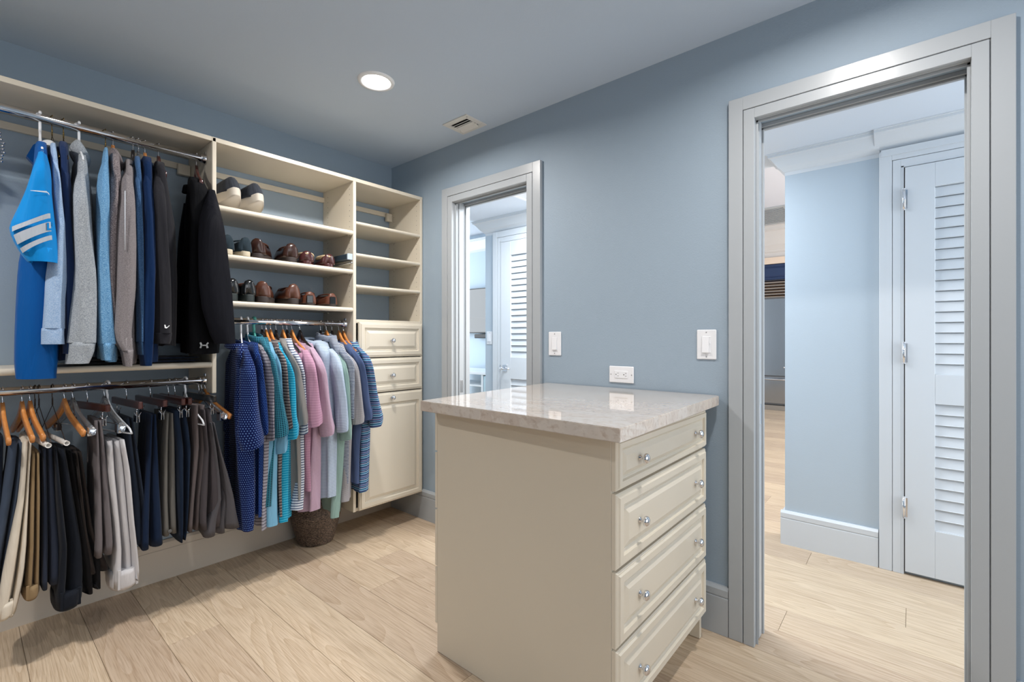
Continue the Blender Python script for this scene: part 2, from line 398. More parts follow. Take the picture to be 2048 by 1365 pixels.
# baseboards : board, bead and bevelled cap
def baseboard(name, p0, p1, nrm, h=.195):
    """along p0->p1 on the wall, thickness towards nrm"""
    prof = [(0, 0), (.02, 0), (.02, .150), (.0165, .1525), (.0165, .1555), (.02, .158), (.02, h-.012), (.011, h), (0, h)]
    vs_ = []
    for p in (p0, p1):
        for d, z in prof: vs_.append((p[0]+nrm[0]*d, p[1]+nrm[1]*d, z))
    n = len(prof); fs_ = [(i, i+1, n+i+1, n+i) for i in range(n-1)]+[tuple(range(n)), tuple(range(2*n-1, n-1, -1))]
    m = MB(); m.add(vs_, fs_); return m.build(name, TRIM, kind='structure')
RT0 = TRIM; TRIM = mat('baseboard_bounce_tint', (198, 189, 177), .4)  # trim tinted beige to stand in for light bounced off the floor
baseboard('baseboard_left', (-3.0, YC), (XR-.02, YC), (0, -1)); TRIM = RT0
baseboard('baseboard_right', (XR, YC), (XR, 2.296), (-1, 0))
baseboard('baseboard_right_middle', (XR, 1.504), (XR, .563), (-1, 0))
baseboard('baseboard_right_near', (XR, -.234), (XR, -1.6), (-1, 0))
RTRIM = TRIM; TRIM = HTRIM
baseboard('baseboard_hall', (HX, .589), (HX, .135), (-1, 0))
baseboard('baseboard_hall_return', (HX+.0005, .569), (3.3, .569), (0, 1))
baseboard('baseboard_hall_left', (HX, 3.0), (HX, 2.92), (-1, 0))

TRIM = RTRIM
# door casings in the dressing room wall, with pocket-door jambs
def casing(root, y0, y1, top, X, sgn=-1, w=.094):
    """flat casing with a shadow groove; X is the wall face"""
    f = X+sgn*.020; f2 = X+sgn*.016
    def band(nm, pieces):
        m = MB()
        for pc in pieces: m.box(*pc, 0, .0012)
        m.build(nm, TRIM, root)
    o = w; g = w-.052; g2 = g-.003
    band('outer_casing', [(X, f, y0-o, y0-g, 0, top+o), (X, f, y1+g, y1+o, 0, top+o), (X, f, y0-g, y1+g, top+g, top+o)])
    band('casing_groove', [(X, X+sgn*.013, y0-g, y0-g2, 0, top+g), (X, X+sgn*.013, y1+g2, y1+g, 0, top+g), (X, X+sgn*.013, y0-g2, y1+g2, top+g2, top+g)])
    band('inner_casing', [(X, f, y0-g2, y0, 0, top+g2), (X, f, y1, y1+g2, 0, top+g2), (X, f, y0, y1, top, top+g2)])
def pocket_doorway(name, y0, y1):
    r = empty(name, (XR, (y0+y1)/2, 0), kind='structure')
    casing(r, y0, y1, DH, XR)
    # split jambs on the pocket side (high Y), plain jamb on the other
    m = MB()
    for xa, xb in ((XR-.004, 2.058), (2.106, 2.142)): m.box(xa, xb, y1-.0, y1+.012, 0, DH+.012, 0, .001)
    m.build('split_jamb', TRIM, r)
    m = MB()
    for xa, xb in ((XR-.004, 2.056), (2.108, 2.142)): m.box(xa, xb, y0, y1, DH-.002, DH+.012, 0, .001)
    m.build('split_head', TRIM, r)
    MB().box(2.056, 2.108, y0, y1, DH+.034, DH+.038).build('pocket_track', mat('track_shadow', (120, 118, 112), .6), r)
    box('strike_jamb', XR-.004, 2.142, y0-.012, y0, 0, DH+.012, TRIM, r, .001)
    for xa, xb in ((XR+.012, 2.030), (2.118, 2.132)):
        MB().box(xa, xb, y1-.008, y1, 0, DH-.002, 0, .0015).box(xa, xb, y0, y1, DH-.010, DH-.002, 0, .0015).box(xa, xb, y0, y0+.008, 0, DH-.002, 0, .0015).build('jamb_stop', TRIM, r)
    # rear casing towards the hall
    casing(r, y0, y1, DH, 2.14, 1)
    # the pocket door leaf, slid into the wall
    lf = box('pocket_door_leaf', 2.062, 2.102, y1-.004, y1+.011, .008, DH+.01, TRIM, r, .001)
    box('edge_pull', 2.070, 2.094, y1-.0055, y1-.0038, .86, .94, CHROME, lf, .0004)
    pl = box('strike_plate', 2.072, 2.092, y0, y0+.0015, .86, .94, CHROME, r, .0004)
    return r
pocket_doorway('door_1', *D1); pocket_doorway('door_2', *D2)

# ------------------------------------------------------------------ louvred hall doors
TRIM = HTRIM
def louver_door(name, yh, sgn, wd, top, handle):
    """yh: first visible edge; sgn -1: door goes towards lower Y"""
    r = empty(name, (HX, yh+sgn*wd/2, 0), kind='structure')
    X0 = HX-.002; X1 = HX-.030
    def yy(a): return yh+sgn*a
    def bx(m, a, b_, z0, z1, x0=X0, x1=X1, bv=.0015): m.box(x0, x1, yy(a), yy(b_), z0, z1, 0, bv)
    st = .118; z0 = .018; u0, u1 = 1.026, 1.956; l0, l1 = .253, .879
    if handle: u1 = 1.936; u0 = 1.042; l1 = .854
    m = MB(); bx(m, .004, st, z0, top); bx(m, wd-st, wd-.004, z0, top); m.build('stile', TRIM, r)
    m = MB(); bx(m, st, wd-st, u1, top); bx(m, st, wd-st, l1, u0); bx(m, st, wd-st, z0, l0); m.build('rail', TRIM, r)
    box('back_panel', HX-.004, HX-.001, yy(st), yy(wd-st), l0, u1, TRIM, r)
    sm = MB()
    h = .0528
    a = math.radians(24); sl = []
    # one slat: tilted blade, bottom edge proud
    L_ = wd-2*st
    prof = [(-.004, 0), (-.008, -.003), (-.0185, -.052), (-.0205, -.0545), (-.019, -.0575), (-.012, -.056)]
    vs_ = [(p[0], q, p[1]) for q in (0, L_) for p in prof]; n = len(prof)
    fs_ = [(i, (i+1) % n, n+(i+1) % n, n+i) for i in range(n)]+[tuple(range(n)), tuple(range(2*n-1, n-1, -1))]
    me = MB().add(vs_, fs_).mesh('slat', TRIM)
    for za, zb in ((u0, u1), (l0, l1)):
        k = int(round((zb-za)/h)); hh = (zb-za)/k
        for i in range(k):
            o = bpy.data.objects.new('slat', me); C.objects.link(o); o.parent = r
            ya = min(yy(st), yy(wd-st))
            o.location = (HX-.003-HX, ya-(yh+sgn*wd/2), zb-i*hh-.001); o.scale = (1, 1, hh/.0575)
    # frame and casing around
    m = MB(); bx(m, -.012, 0, 0, top+.012, HX-.024, HX, .001); bx(m, wd, wd+.012, 0, top+.012, HX-.024, HX, .001); bx(m, -.012, wd+.012, top+.004, top+.016, HX-.024, HX, .001); m.build('door_frame', TRIM, r)
    casing(r, min(yy(-.012), yy(wd+.012)), max(yy(-.012), yy(wd+.012)), top+.014, HX-.004, w=.088)
    MB().box(HX-.012, HX-.008, yy(-.001), yy(.004), 0.01, top+.004).build('reveal_gap', GAP, r)
    if not handle:
        for z in (1.912, 1.131, .345):
            m = MB(); m.tube([(HX-.036, yy(0), z-.05), (HX-.036, yy(0), z+.05)], .007, 10)
            for q in (-.053, .053): m.lathe([(.001, 0), (.006, .002), (.006, .005), (.001, .007)], (HX-.036, yy(0), z+q-.0035), (0, 0, 1), 10)
            m.box(HX-.032, HX-.028, yy(.002), yy(.014), z-.048, z+.048)
            m.build('hinge', CHROME, r)
    else:
        m = MB(); m.box(HX-.036, HX-.030, yy(.03), yy(.082), .915, .975, 0, .002); hd = m.build('door_handle', CHROME, r)
        m = MB(); m.lathe([(.011, 0), (.011, .035), (.014, .04), (.014, .052), (.009, .056)], (HX-.036, yy(.056), .945), (-1, 0, 0), 14)
        m.tube([(HX-.082, yy(.056), .945), (HX-.084, yy(.10), .945), (HX-.082, yy(.150), .943)], .008, 10)
        m.build('lever', CHROME, hd)
        MB().box(HX-.036, HX-.030, yy(-.008), yy(.001), .92, .97, 0, .001).build('latch_plate', CHROME, r)
    return r
louver_door('door_3', .031, -1, .72, 2.075, False)
louver_door('door_4', 2.788, -1, .72, 2.060, True)
# crown moulding of the hall (trim)
def crown(name, path, z0, z1, proj, m=HTRIM, out=None):
    """path: list of (point, outward dir) on the wall"""
    prof = [(0, 0), (.012, .0), (.014, .16), (.10, .20), (.16, .26), (.36, .40), (.62, .66), (.78, .80), (.90, .84), (.92, .95), (1.0, .96), (1.0, 1.0), (0, 1.0)]
    vs_ = []; n = len(prof)
    for (x, y), (dx, dy) in path:
        for a, b_ in prof: vs_.append((x+dx*a*proj, y+dy*a*proj, z0+(z1-z0)*b_))
    fs_ = []
    for k in range(len(path)-1):
        for i in range(n): fs_.append((k*n+i, k*n+(i+1) % n, (k+1)*n+(i+1) % n, (k+1)*n+i))
    fs_ += [tuple(range(n)), tuple(reversed(range((len(path)-1)*n, len(path)*n)))]
    mm = MB(); mm.add(vs_, fs_); return mm.build(name, m, kind='structure')
crown('trim_1', [((HX, .130), (-1, 0)), ((HX, .569), (-1, 1)), ((3.3, .569), (0, 1))], 2.160, HC, .085)
crown('trim_2', [((HX, -1.62), (-1, 0)), ((HX, .150), (-1, 0))], 2.172, HC, .105)
crown('trim_3', [((HX, 3.0), (-1, 1)), ((HX, 1.95), (-1, 0))], 2.150, HC, .095)
crown('trim_4', [((5.0, 3.1), (-1, 0)), ((5.0, 6.3), (-1, 0))], 2.50, 2.68, .10)
box('trim_5', HX-.030, HX, -1.6, .123, 2.150, 2.185, TRIM, kind='structure')

TRIM = RTRIM
# ------------------------------------------------------------------ wall plates
def plate(name, label, cat, X, yc, zc, w_, h_, kindp, group=None, s=-1):
    r = empty(name, (X, yc, zc), label, cat, group)
    m = MB(); m.box(X+s*.006, X, yc-w_/2, yc+w_/2, zc-h_/2, zc+h_/2, 0, .003); m.build('cover_plate', WHITE, r)
    if h_ > w_: pos = [(yc, zc+h_*.41), (yc, zc-h_*.41)]
    else: pos = [(yc+w_*.42, zc), (yc-w_*.42, zc)]
    for a, b_ in pos: MB().lathe([(.0028, 0), (.0022, .0012)], (X+s*.006, a, b_), (s, 0, 0), 10).build('screw', mat('plate_screw', (150, 150, 152), .4), r)
    if kindp == 'dimmer':
        f = MB(); f.box(X+s*.0075, X+s*.005, yc-.0175, yc+.0175, zc-.034, zc+.034, 0, .001); f.build('switch_frame', WHITE, r)
        rk = MB(); x0 = X+s*.0075
        ya, yb = (yc-.011, yc+.0155)
        vs_ = [(x0, ya, zc-.033), (x0, yb, zc-.033), (x0, ya, zc+.033), (x0, yb, zc+.033), (x0+s*.007, ya, zc-.033), (x0+s*.007, yb, zc-.033), (x0+s*.001, ya, zc+.033), (x0+s*.001, yb, zc+.033)]
        rk.add(vs_, [(0, 1, 3, 2), (4, 6, 7, 5), (0, 4, 5, 1), (2, 3, 7, 6), (0, 2, 6, 4), (1, 5, 7, 3)]); rk.build('rocker', WHITE, r)
        MB().box(x0, x0+s*.004, yc-.0160, yc-.0135, zc+.004, zc+.014, 0, .0008).build('slider', WHITE, r)
    elif kindp == 'switch':
        rk = MB(); x0 = X+s*.006
        rk.box(x0, x0+s*.0015, yc-.0165, yc+.0165, zc-.0335, zc+.0335, 0, .0007); rk.build('switch_frame', WHITE, r)
        rk = MB(); ya, yb = yc-.014, yc+.014; x0 = X+s*.0075
        vs_ = [(x0, ya, zc-.031), (x0, yb, zc-.031), (x0, ya, zc+.031), (x0, yb, zc+.031), (x0+s*.0055, ya, zc-.031), (x0+s*.0055, yb, zc-.031), (x0+s*.001, ya, zc+.031), (x0+s*.001, yb, zc+.031)]
        rk.add(vs_, [(0, 1, 3, 2), (4, 6, 7, 5), (0, 4, 5, 1), (2, 3, 7, 6), (0, 2, 6, 4), (1, 5, 7, 3)]); rk.build('rocker', WHITE, r)
    else:
        f = MB(); f.box(X+s*.0085, X+s*.005, yc-.034, yc+.034, zc-.0175, zc+.0175, 0, .0015); f.build('receptacle', WHITE, r)
        m = MB(); xs = X+s*.0085
        for c in (.019, -.021):
            m.lathe([(.0024, 0), (.0024, .0003)], (xs, yc+c+.006, zc), (s, 0, 0), 12)
            for dz in (.0065, -.0065): m.box(xs, xs+s*.0004, yc+c-.008, yc+c-.001, zc+dz-.0008, zc+dz+.0008)
        m.build('slot', BLACKHOLE, r, kind='stuff')
    return r
plate('light_switch', 'white rocker light switch beside the small doorway', 'switch', XR, 1.422, 1.177, .079, .124, 'switch')
plate('dimmer_switch', 'white dimmer switch beside the large doorway', 'switch', XR, .652, 1.178, .079, .124, 'dimmer')
plate('power_outlet', 'white horizontal power outlet above the countertop', 'outlet', XR, 1.041, 1.034, .126, .078, 'outlet')
plate('light_switch', 'small white switch on the hall wall, seen through the small doorway', 'switch', HX, 2.945, 1.212, .072, .118, 'switch')

# ------------------------------------------------------------------ ceiling fittings
def can(x, y, watt, lab):
    r = empty('recessed_light', (x, y, CEIL), lab, 'light', 'round ceiling lights')
    MB().lathe([(.086, 0), (.084, -.006), (.070, -.009), (.064, -.004), (.064, 0)], (x, y, CEIL), (0, 0, 1), 40, caps=False).build('trim_ring', mat('lamp_trim', (235, 238, 240), .4), r)
    em = bpy.data.materials.get('lamp_glow')
    if not em:
        em, nt, b = nodes('lamp_glow'); b.inputs['Emission Color'].default_value = (1, .97, .94, 1); b.inputs['Emission Strength'].default_value = 14
    MB().lathe([(.0001, -.0045), (.063, -.0045), (.0635, -.002)], (x, y, CEIL), (0, 0, 1), 32, caps=False).build('lens', em, r)
    l = bpy.data.lights.new('can_lamp', 'AREA'); l.shape = 'DISK'; l.size = .11; l.energy = watt; l.color = (1, .955, .91); l.spread = math.radians(165)
    o = bpy.data.objects.new('can_lamp', l); C.objects.link(o); o.parent = r; o.location = (0, 0, -.016)
can(*CANS[0], 'glowing round ceiling light in front of the clothes rails')
for c, q in zip(CANS[1:], ('over the large doorway side of the island', 'beside the near end of the clothes rails', 'in the rear near corner of the room', 'in the rear corner by the closet wall')): can(*c, 'round ceiling light outside the view, '+q)
for y, q in ((1.12, 'nearer the large doorway'), (2.0, 'nearer the small doorway')):  # panels made up to house the hall's added fill lights
    r = empty('added_ceiling_panel', (2.62, y, HC), 'added flush square panel for the unseen hall fill light, '+q, 'light', 'added hall ceiling panels')
    m = MB(); m.box(2.35, 2.37, y-.27, y+.27, HC-.014, HC); m.box(2.87, 2.89, y-.27, y+.27, HC-.014, HC); m.box(2.37, 2.87, y-.27, y-.25, HC-.014, HC); m.box(2.37, 2.87, y+.25, y+.27, HC-.014, HC); m.build('panel_frame', WHITE, r)
    box('diffuser', 2.37, 2.87, y-.25, y+.25, HC-.008, HC-.004, WHITE, r)
def added_window(name, c, u, n, w_, h_):
    """framed window round an added fill light, both made up; c centre on the wall face, u along the wall, n into the room"""
    r = empty(name, c, kind='structure')
    def bar(nm, a0, a1, z0_, z1_, t):
        xs = [c[0]+u[0]*a0, c[0]+u[0]*a1+n[0]*t]; ys = [c[1]+u[1]*a0, c[1]+u[1]*a1+n[1]*t]
        box(nm, min(xs), max(xs), min(ys), max(ys), c[2]+z0_, c[2]+z1_, HTRIM, r, .003)
    a, b_ = w_/2, h_/2
    for q in (-1, 1):
        bar('added_window_frame', *sorted((q*a, q*(a+.08))), -b_-.08, b_+.08, .03); bar('added_window_frame', -a, a, *sorted((q*b_, q*(b_+.08))), .03)
    bar('added_window_sill', -a-.1, a+.1, -b_-.11, -b_-.08, .06); bar('mullion', -.015, .015, -b_, b_, .02); bar('mullion', -a, a, -.015, .015, .02)
added_window('added_window_1', (.75, -1.62, 1.35), (1, 0), (0, 1), 2.4, 1.8 - .04)  # made-up windows, one round each added wall fill light
added_window('added_window_2', (-3.0, .6, 1.35), (0, 1), (1, 0), 2.2, 1.6)
added_window('added_window_3', (2.65, -1.62, 1.3), (1, 0), (0, 1), .8, 1.8 - .1)
added_window('added_window_4', (6.0, -1.74, 1.7), (1, 0), (0, 1), 4.0, 2.2)
added_window('added_window_5', (3.6, 6.3, 1.6), (1, 0), (0, -1), 2.4, 2.0)
# supply vent
vx, vy = 1.878, 1.955
r = empty('ceiling_vent', (vx, vy, CEIL), 'white rectangular air vent in the ceiling near the corner', 'vent')
VT = mat('vent_paint', (214, 214, 210), .45)
m = MB()
hx, hy = .082, .098; ix, iy = .047, .066
m.box(vx-hx, vx-ix, vy-hy, vy+hy, CEIL-.006, CEIL, 0, .001); m.box(vx+ix, vx+hx, vy-hy, vy+hy, CEIL-.006, CEIL, 0, .001)
m.box(vx-ix, vx+ix, vy-hy, vy-iy, CEIL-.006, CEIL, 0, .001); m.box(vx-ix, vx+ix, vy+iy, vy+hy, CEIL-.006, CEIL, 0, .001); m.build('vent_frame', VT, r)
box('duct_opening', vx-ix, vx+ix, vy-iy, vy+iy, CEIL-.0022, CEIL-.0012, BLACKHOLE, r)
for k, (a, tilt) in enumerate(((-.036, .010), (-.014, .008), (.010, -.004), (.036, -.012))):
    m = MB(); xa = vx+a; vs_ = [(xa-.010, vy-iy, CEIL-.004-max(0, tilt)), (xa+.010, vy-iy, CEIL-.004+min(0, tilt)), (xa-.010, vy+iy, CEIL-.004-max(0, tilt)), (xa+.010, vy+iy, CEIL-.004+min(0, tilt))]
    vs_ += [(p[0], p[1], p[2]-.0015) for p in vs_]
    m.add(vs_, [(0, 1, 3, 2), (4, 6, 7, 5), (0, 4, 5, 1), (2, 3, 7, 6), (0, 2, 6, 4), (1, 5, 7, 3)]); m.build('vent_slat', VT, r)
for sx_, sy_ in ((.062, .082), (-.062, -.082)): MB().lathe([(.004, 0), (.003, -.0015)], (vx+sx_, vy+sy_, CEIL-.006), (0, 0, 1), 8).build('screw', mat('plate_screw', (150, 150, 152), .4), r)

# ------------------------------------------------------------------ joinery helpers
PANEL_PROF = [(0, 0), (0, .012), (.005, .0165), (.009, .0165), (.013, .0215), (.033, .0215), (.036, .0135), (.041, .0115), (.044, .0140), (.047, .0120), (.067, .0205), (.070, .0205)]
def raised_panel(name, O, U, V, Nn, w_, h_, parent, mt, scale=1.0, extra_top=0):
    """mitred raised-panel front: O lower corner, U/V unit dirs, Nn outward"""
    if h_ < .16: scale *= .76
    O, U, V, Nn = map(Vector, (O, U, V, Nn)); m = MB(); vs_ = []
    for ins, ht in PANEL_PROF:
        ins *= scale
        t_ = ins + (extra_top if ins > .03 else 0)
        for a, b_ in ((ins, ins), (w_-ins, ins), (w_-ins, h_-t_), (ins, h_-t_)): vs_.append(O+U*a+V*b_+Nn*ht)
    k = len(PANEL_PROF); fs_ = [(i*4+j, i*4+(j+1) % 4, (i+1)*4+(j+1) % 4, (i+1)*4+j) for i in range(k-1) for j in range(4)]
    fs_ += [(3, 2, 1, 0), tuple((k-1)*4+j for j in range(4))]
    m.add(vs_, fs_); return m.build(name, mt, parent)
def knob(O, Nn, parent, r=.0155):
    m = MB(); m.lathe([(.0085, 0), (.009, .002), (.0055, .004), (.0045, .011), (.007, .014), (r*.92, .0165), (r, .0205), (r*.93, .0255), (r*.6, .0295), (.001, .031)], O, Nn, 24)
    return m.build('knob', CHROME, parent)

# ------------------------------------------------------------------ closet units
YF = 2.505; TZ = 2.133       # front plane, underside of top
X0, XA, XB, XE = -1.6, .778, 1.511, 2.006
PT = .019
def nosed(m, x0, x1, z1, th=.026, yf=YF, yb=YC-.002):
    """shelf with a bullnosed front edge; z1 = top"""
    prof = [(yb, z1-.019), (yb, z1), (yf+.012, z1)]
    for k in range(1, 8):
        a = PI/2+PI*k/8; prof.append((yf+.012+.012*cos(a), z1-th/2+th/2*sin(a)))
    prof += [(yf+.012, z1-th), (yf+.026, z1-th), (yf+.026, z1-.019)]
    n = len(prof); vs_ = [(x, p[0], p[1]) for x in (x0, x1) for p in prof]
    m.add(vs_, [(i, (i+1) % n, n+(i+1) % n, n+i) for i in range(n)]+[tuple(range(n)), tuple(range(2*n-1, n-1, -1))]); return m
def top_shelf(r, x0, x1): MB().box(x0, x1, YF, YC-.002, TZ, TZ+.021, 0, .001).build('top_shelf', CREAM, r)
def holes(r, x, sx, zs, ys=(2.545, 2.80)):
    m = MB()
    for y in ys:
        z = zs[0]
        while z < zs[1]: m.lathe([(.0022, 0), (.0022, .0004)], (x, y, z), (sx, 0, 0), 6); z += .032
    m.build('pin_holes', BLACKHOLE, r, kind='stuff')
def brackets(r, x, sx, z):
    for y in (2.555, 2.79): MB().lathe([(.0035, 0), (.0035, .007), (.002, .009)], (x, y, z-.004), (sx, 0, 0), 8).build('shelf_pin', CREAM, r)
# hanging unit
r = empty('hanging_unit', ((X0+XA)/2, YC, 1.0), 'cream double hanging closet section with two chrome rods on the left wall', 'closet')
top_shelf(r, X0, XA-PT/2-.0005)
box('side_panel', XA-PT/2, XA+PT/2, YF, YC-.002, .945, TZ+.021, CREAM, r, .004)
box('side_panel', X0-PT, X0, YF, YC-.002, .945, TZ+.021, CREAM, r, .004)
nosed(MB(), X0, XA-PT/2-.0005, 1.093).build('shelf', CREAM, r)
box('back_cleat', X0, XA-PT/2, YC-.018, YC-.002, 2.068, 2.098, CREAM, r, .001)
box('cleat_bracket', XA-PT/2-.055, XA-PT/2-.001, YC-.045, YC-.018, 2.035, 2.09, CREAM, r, .004)
def rod(x0, x1, z, r, nm='hanging_rod'):
    m = MB(); n = 20; vs_ = []
    for x in (x0, x1):
        for j in range(n):
            a = 2*PI*j/n; vs_.append((x, 2.59+.0145*cos(a), z+.0165*sin(a)))
    m.add(vs_, [(j, (j+1) % n, n+(j+1) % n, n+j) for j in range(n)]+[tuple(range(n)), tuple(range(2*n-1, n-1, -1))], smooth=True)
    o = m.build(nm, CHROME, r)
    m = MB(); x = x1
    m.lathe([(.024, 0), (.024, -.004), (.019, -.012), (.019, -.022)], (x+.001, 2.59, z), (1, 0, 0), 20); m.box(x-.004, x+.001, 2.578, 2.602, z+.01, z+.034, 0, .002)
    m.build('rod_socket', CHROME, o)
rod(X0, XA-PT/2-.002, 2.067, r); rod(X0, XA-PT/2-.002, 1.003, r)
# shelf unit
r = empty('shelf_unit', ((XA+XB)/2, YC, 1.0), 'cream open shoe-shelf closet section with a chrome rod beneath', 'closet')
top_shelf(r, XA-PT/2, XB-PT/2-.0005)
for z in (1.841, 1.612, 1.387): nosed(MB(), XA+PT/2+.0005, XB-PT/2-.0005, z).build('shelf', CREAM, r)
for z in (1.841, 1.612, 1.387): brackets(r, XB-PT/2, -1, z-.019)
box('back_cleat', XA+PT/2, XB-PT/2, YC-.018, YC-.002, 2.068, 2.098, CREAM, r, .001)
rod(XA+PT/2+.002, XB-PT/2-.002, 1.292, r)
# tower
r = empty('drawer_tower', ((XB+XE)/2, YC, 1.0), 'cream closet tower with open shelves over two drawers and a tall door', 'closet')
top_shelf(r, XB-PT/2, XE+PT/2)
box('side_panel', XB-PT/2, XB+PT/2, YF, YC-.002, .178, TZ, CREAM, r, .001)
box('side_panel', XE-PT/2, XE+PT/2-.001, YF, YC-.002, .178, TZ, CREAM, r, .001)
holes(r, XB-PT/2-.0002, -1, (1.42, 2.10)); holes(r, XE-PT/2-.0002, -1, (1.36, 2.10))
for z in (1.902, 1.713, 1.526): nosed(MB(), XB+PT/2+.0005, XE-PT/2-.0005, z, .021).build('shelf', CREAM, r)
for z in (1.902, 1.713, 1.526): brackets(r, XE-PT/2, -1, z-.019)
box('shelf', XB+PT/2, XE-PT/2, YF, YC-.002, 1.296, 1.318, CREAM, r, .001)
box('back_cleat', XB+PT/2, XE-PT/2, YC-.018, YC-.002, 2.068, 2.098, CREAM, r, .001)
box('cleat_bracket', XE-PT/2-.045, XE-PT/2-.001, YC-.045, YC-.018, 2.035, 2.09, CREAM, r, .004)
box('bottom_panel', XB+PT/2, XE-PT/2, YF, YC-.002, .180, .199, CREAM, r, .001)
box('carcass_back', XB+PT/2, XE-PT/2, YC-.012, YC-.003, .2, 1.296, CREAM, r)
fx0, fx1 = 1.530, 2.000
for z0_, z1_, nm in ((1.090, 1.302, 'drawer'), (.874, 1.084, 'drawer'), (.183, .868, 'tall_door')):
    d = raised_panel(nm, (fx0, YF-.002, z0_), (1, 0, 0), (0, 0, 1), (0, -1, 0), fx1-fx0, z1_-z0_, r, CREAMP, 1.0, .03 if nm == 'tall_door' else 0)
    knob(((fx0+fx1)/2-.012, YF-.022, (z0_+z1_)/2-.004 if nm == 'drawer' else z1_-.033), (0, -1, 0), d)
# pull-out valet rod and tie rack hardware on the shelf unit side
t = empty('valet_rail', (1.49, 2.6, 1.56), 'pull-out chrome belt rail with dark carriage, beside the fur-lined shoes', 'rail')
box('carriage', 1.470, 1.500, 2.52, 2.80, 1.668, 1.702, mat('dark_blue_plastic', (52, 66, 80), .35), t, .003)
box('slide_end', 1.468, 1.501, 2.510, 2.520, 1.667, 1.703, mat('pale_plastic', (176, 190, 204), .4), t, .002)
MB().tube([(1.488, 2.50, 1.648), (1.488, 2.82, 1.648)], .004, 10).lathe([(.001, 0), (.007, .003), (.007, .008), (.001, .011)], (1.488, 2.492, 1.648), (0, 1, 0), 10).build('rail_bar', STEEL, t)

# tie rack on the far left
t = empty('tie_rack', (.09, 2.70, 1.94), 'chrome tie rack with ball-ended pegs at the left edge', 'rack')
m = MB(); m.box(-.02, .0, 2.66, 2.82, 1.93, 1.95, 0, .003); m.box(-.015, -.005, 2.70, 2.72, 1.86, 2.02, 0, .002); m.build('rack_bar', CHROME, t)
for k in range(11):
    z = 2.003-k*.0122; x = .113-.012*(abs(k-5)/5)**2-(.004 if k % 3 else 0)
    m = MB(); m.tube([(-.01, 2.70, z), (x, 2.70, z)], .0018, 6); rr = .0048
    m.lathe([(.0005, -rr), (rr*.7, -rr*.7), (rr, 0), (rr*.7, rr*.7), (.0005, rr)], (x, 2.70, z), (1, 0, 0), 10); m.build('peg', CHROME, t)

# ------------------------------------------------------------------ island
r = empty('island_cabinet', (1.56, 1.0, 0), 'cream island cabinet with four drawers under the marble countertop', 'cabinet')
IX0, IX1, IY0, IY1, IT = 1.188, 1.935, .645, 1.388, .930
box('side_panel', IX0, IX0+.019, IY0, IY1, .002, IT, CREAM, r, .001)
box('side_panel', IX1-.019, IX1, IY0+.001, IY1, .002, IT, CREAM, r, .001)
box('carcass', IX0+.02, IX1-.02, IY0+.002, IY1-.002, .10, IT-.001, CREAM, r)
box('plinth', IX0+.02, IX1-.02, IY0+.06, IY1-.06, .002, .10, CREAM, r)
zs = [(.772, .917), (.551, .764), (.330, .543), (.108, .322)]
for z0_, z1_ in zs:
    d = raised_panel('drawer', (IX0+.001, IY0-.001, z0_), (1, 0, 0), (0, 0, 1), (0, -1, 0), IX1-IX0-.004, z1_-z0_, r, CREAMP)
    zc = (z0_+z1_)/2
    knob((1.325, IY0-.0215, zc), (0, -1, 0), d); knob((1.800, IY0-.0215, zc), (0, -1, 0), d)
for z0_, z1_ in ((.772, .917), (.551, .764), (.330, .543), (.108, .322)):
    d = raised_panel('drawer', (IX0+.001, IY1+.001, z0_), (1, 0, 0), (0, 0, 1), (0, 1, 0), IX1-IX0-.004, z1_-z0_, r, CREAMP)
    zc = (z0_+z1_)/2
    knob((1.325, IY1+.0215, zc), (0, 1, 0), d); knob((1.800, IY1+.0215, zc), (0, 1, 0), d)
def slab(name, pts, z0_, z1_, mt, bev):
    bm = bmesh.new(); a = [bm.verts.new((p[0], p[1], z0_)) for p in pts]; b_ = [bm.verts.new((p[0], p[1], z1_)) for p in pts]
    n = len(pts); bm.faces.new(a[::-1]); bm.faces.new(b_)
    for i in range(n): bm.faces.new((a[i], a[(i+1) % n], b_[(i+1) % n], b_[i]))
    bmesh.ops.bevel(bm, geom=bm.edges[:], offset=bev, segments=2, affect='EDGES')
    bmesh.ops.recalc_face_normals(bm, faces=bm.faces)
    me = bpy.data.meshes.new(name); bm.to_mesh(me); bm.free(); me.materials.append(mt)
    o = bpy.data.objects.new(name, me); C.objects.link(o); return o
ct = slab('countertop', [(1.100, .572), (1.995, .596), (2.012, .612), (2.016, 1.470), (1.118, 1.402)], .932, .970, MARBLE, .0018)
tag(ct, 'polished cream marble countertop on the island cabinet', 'countertop')

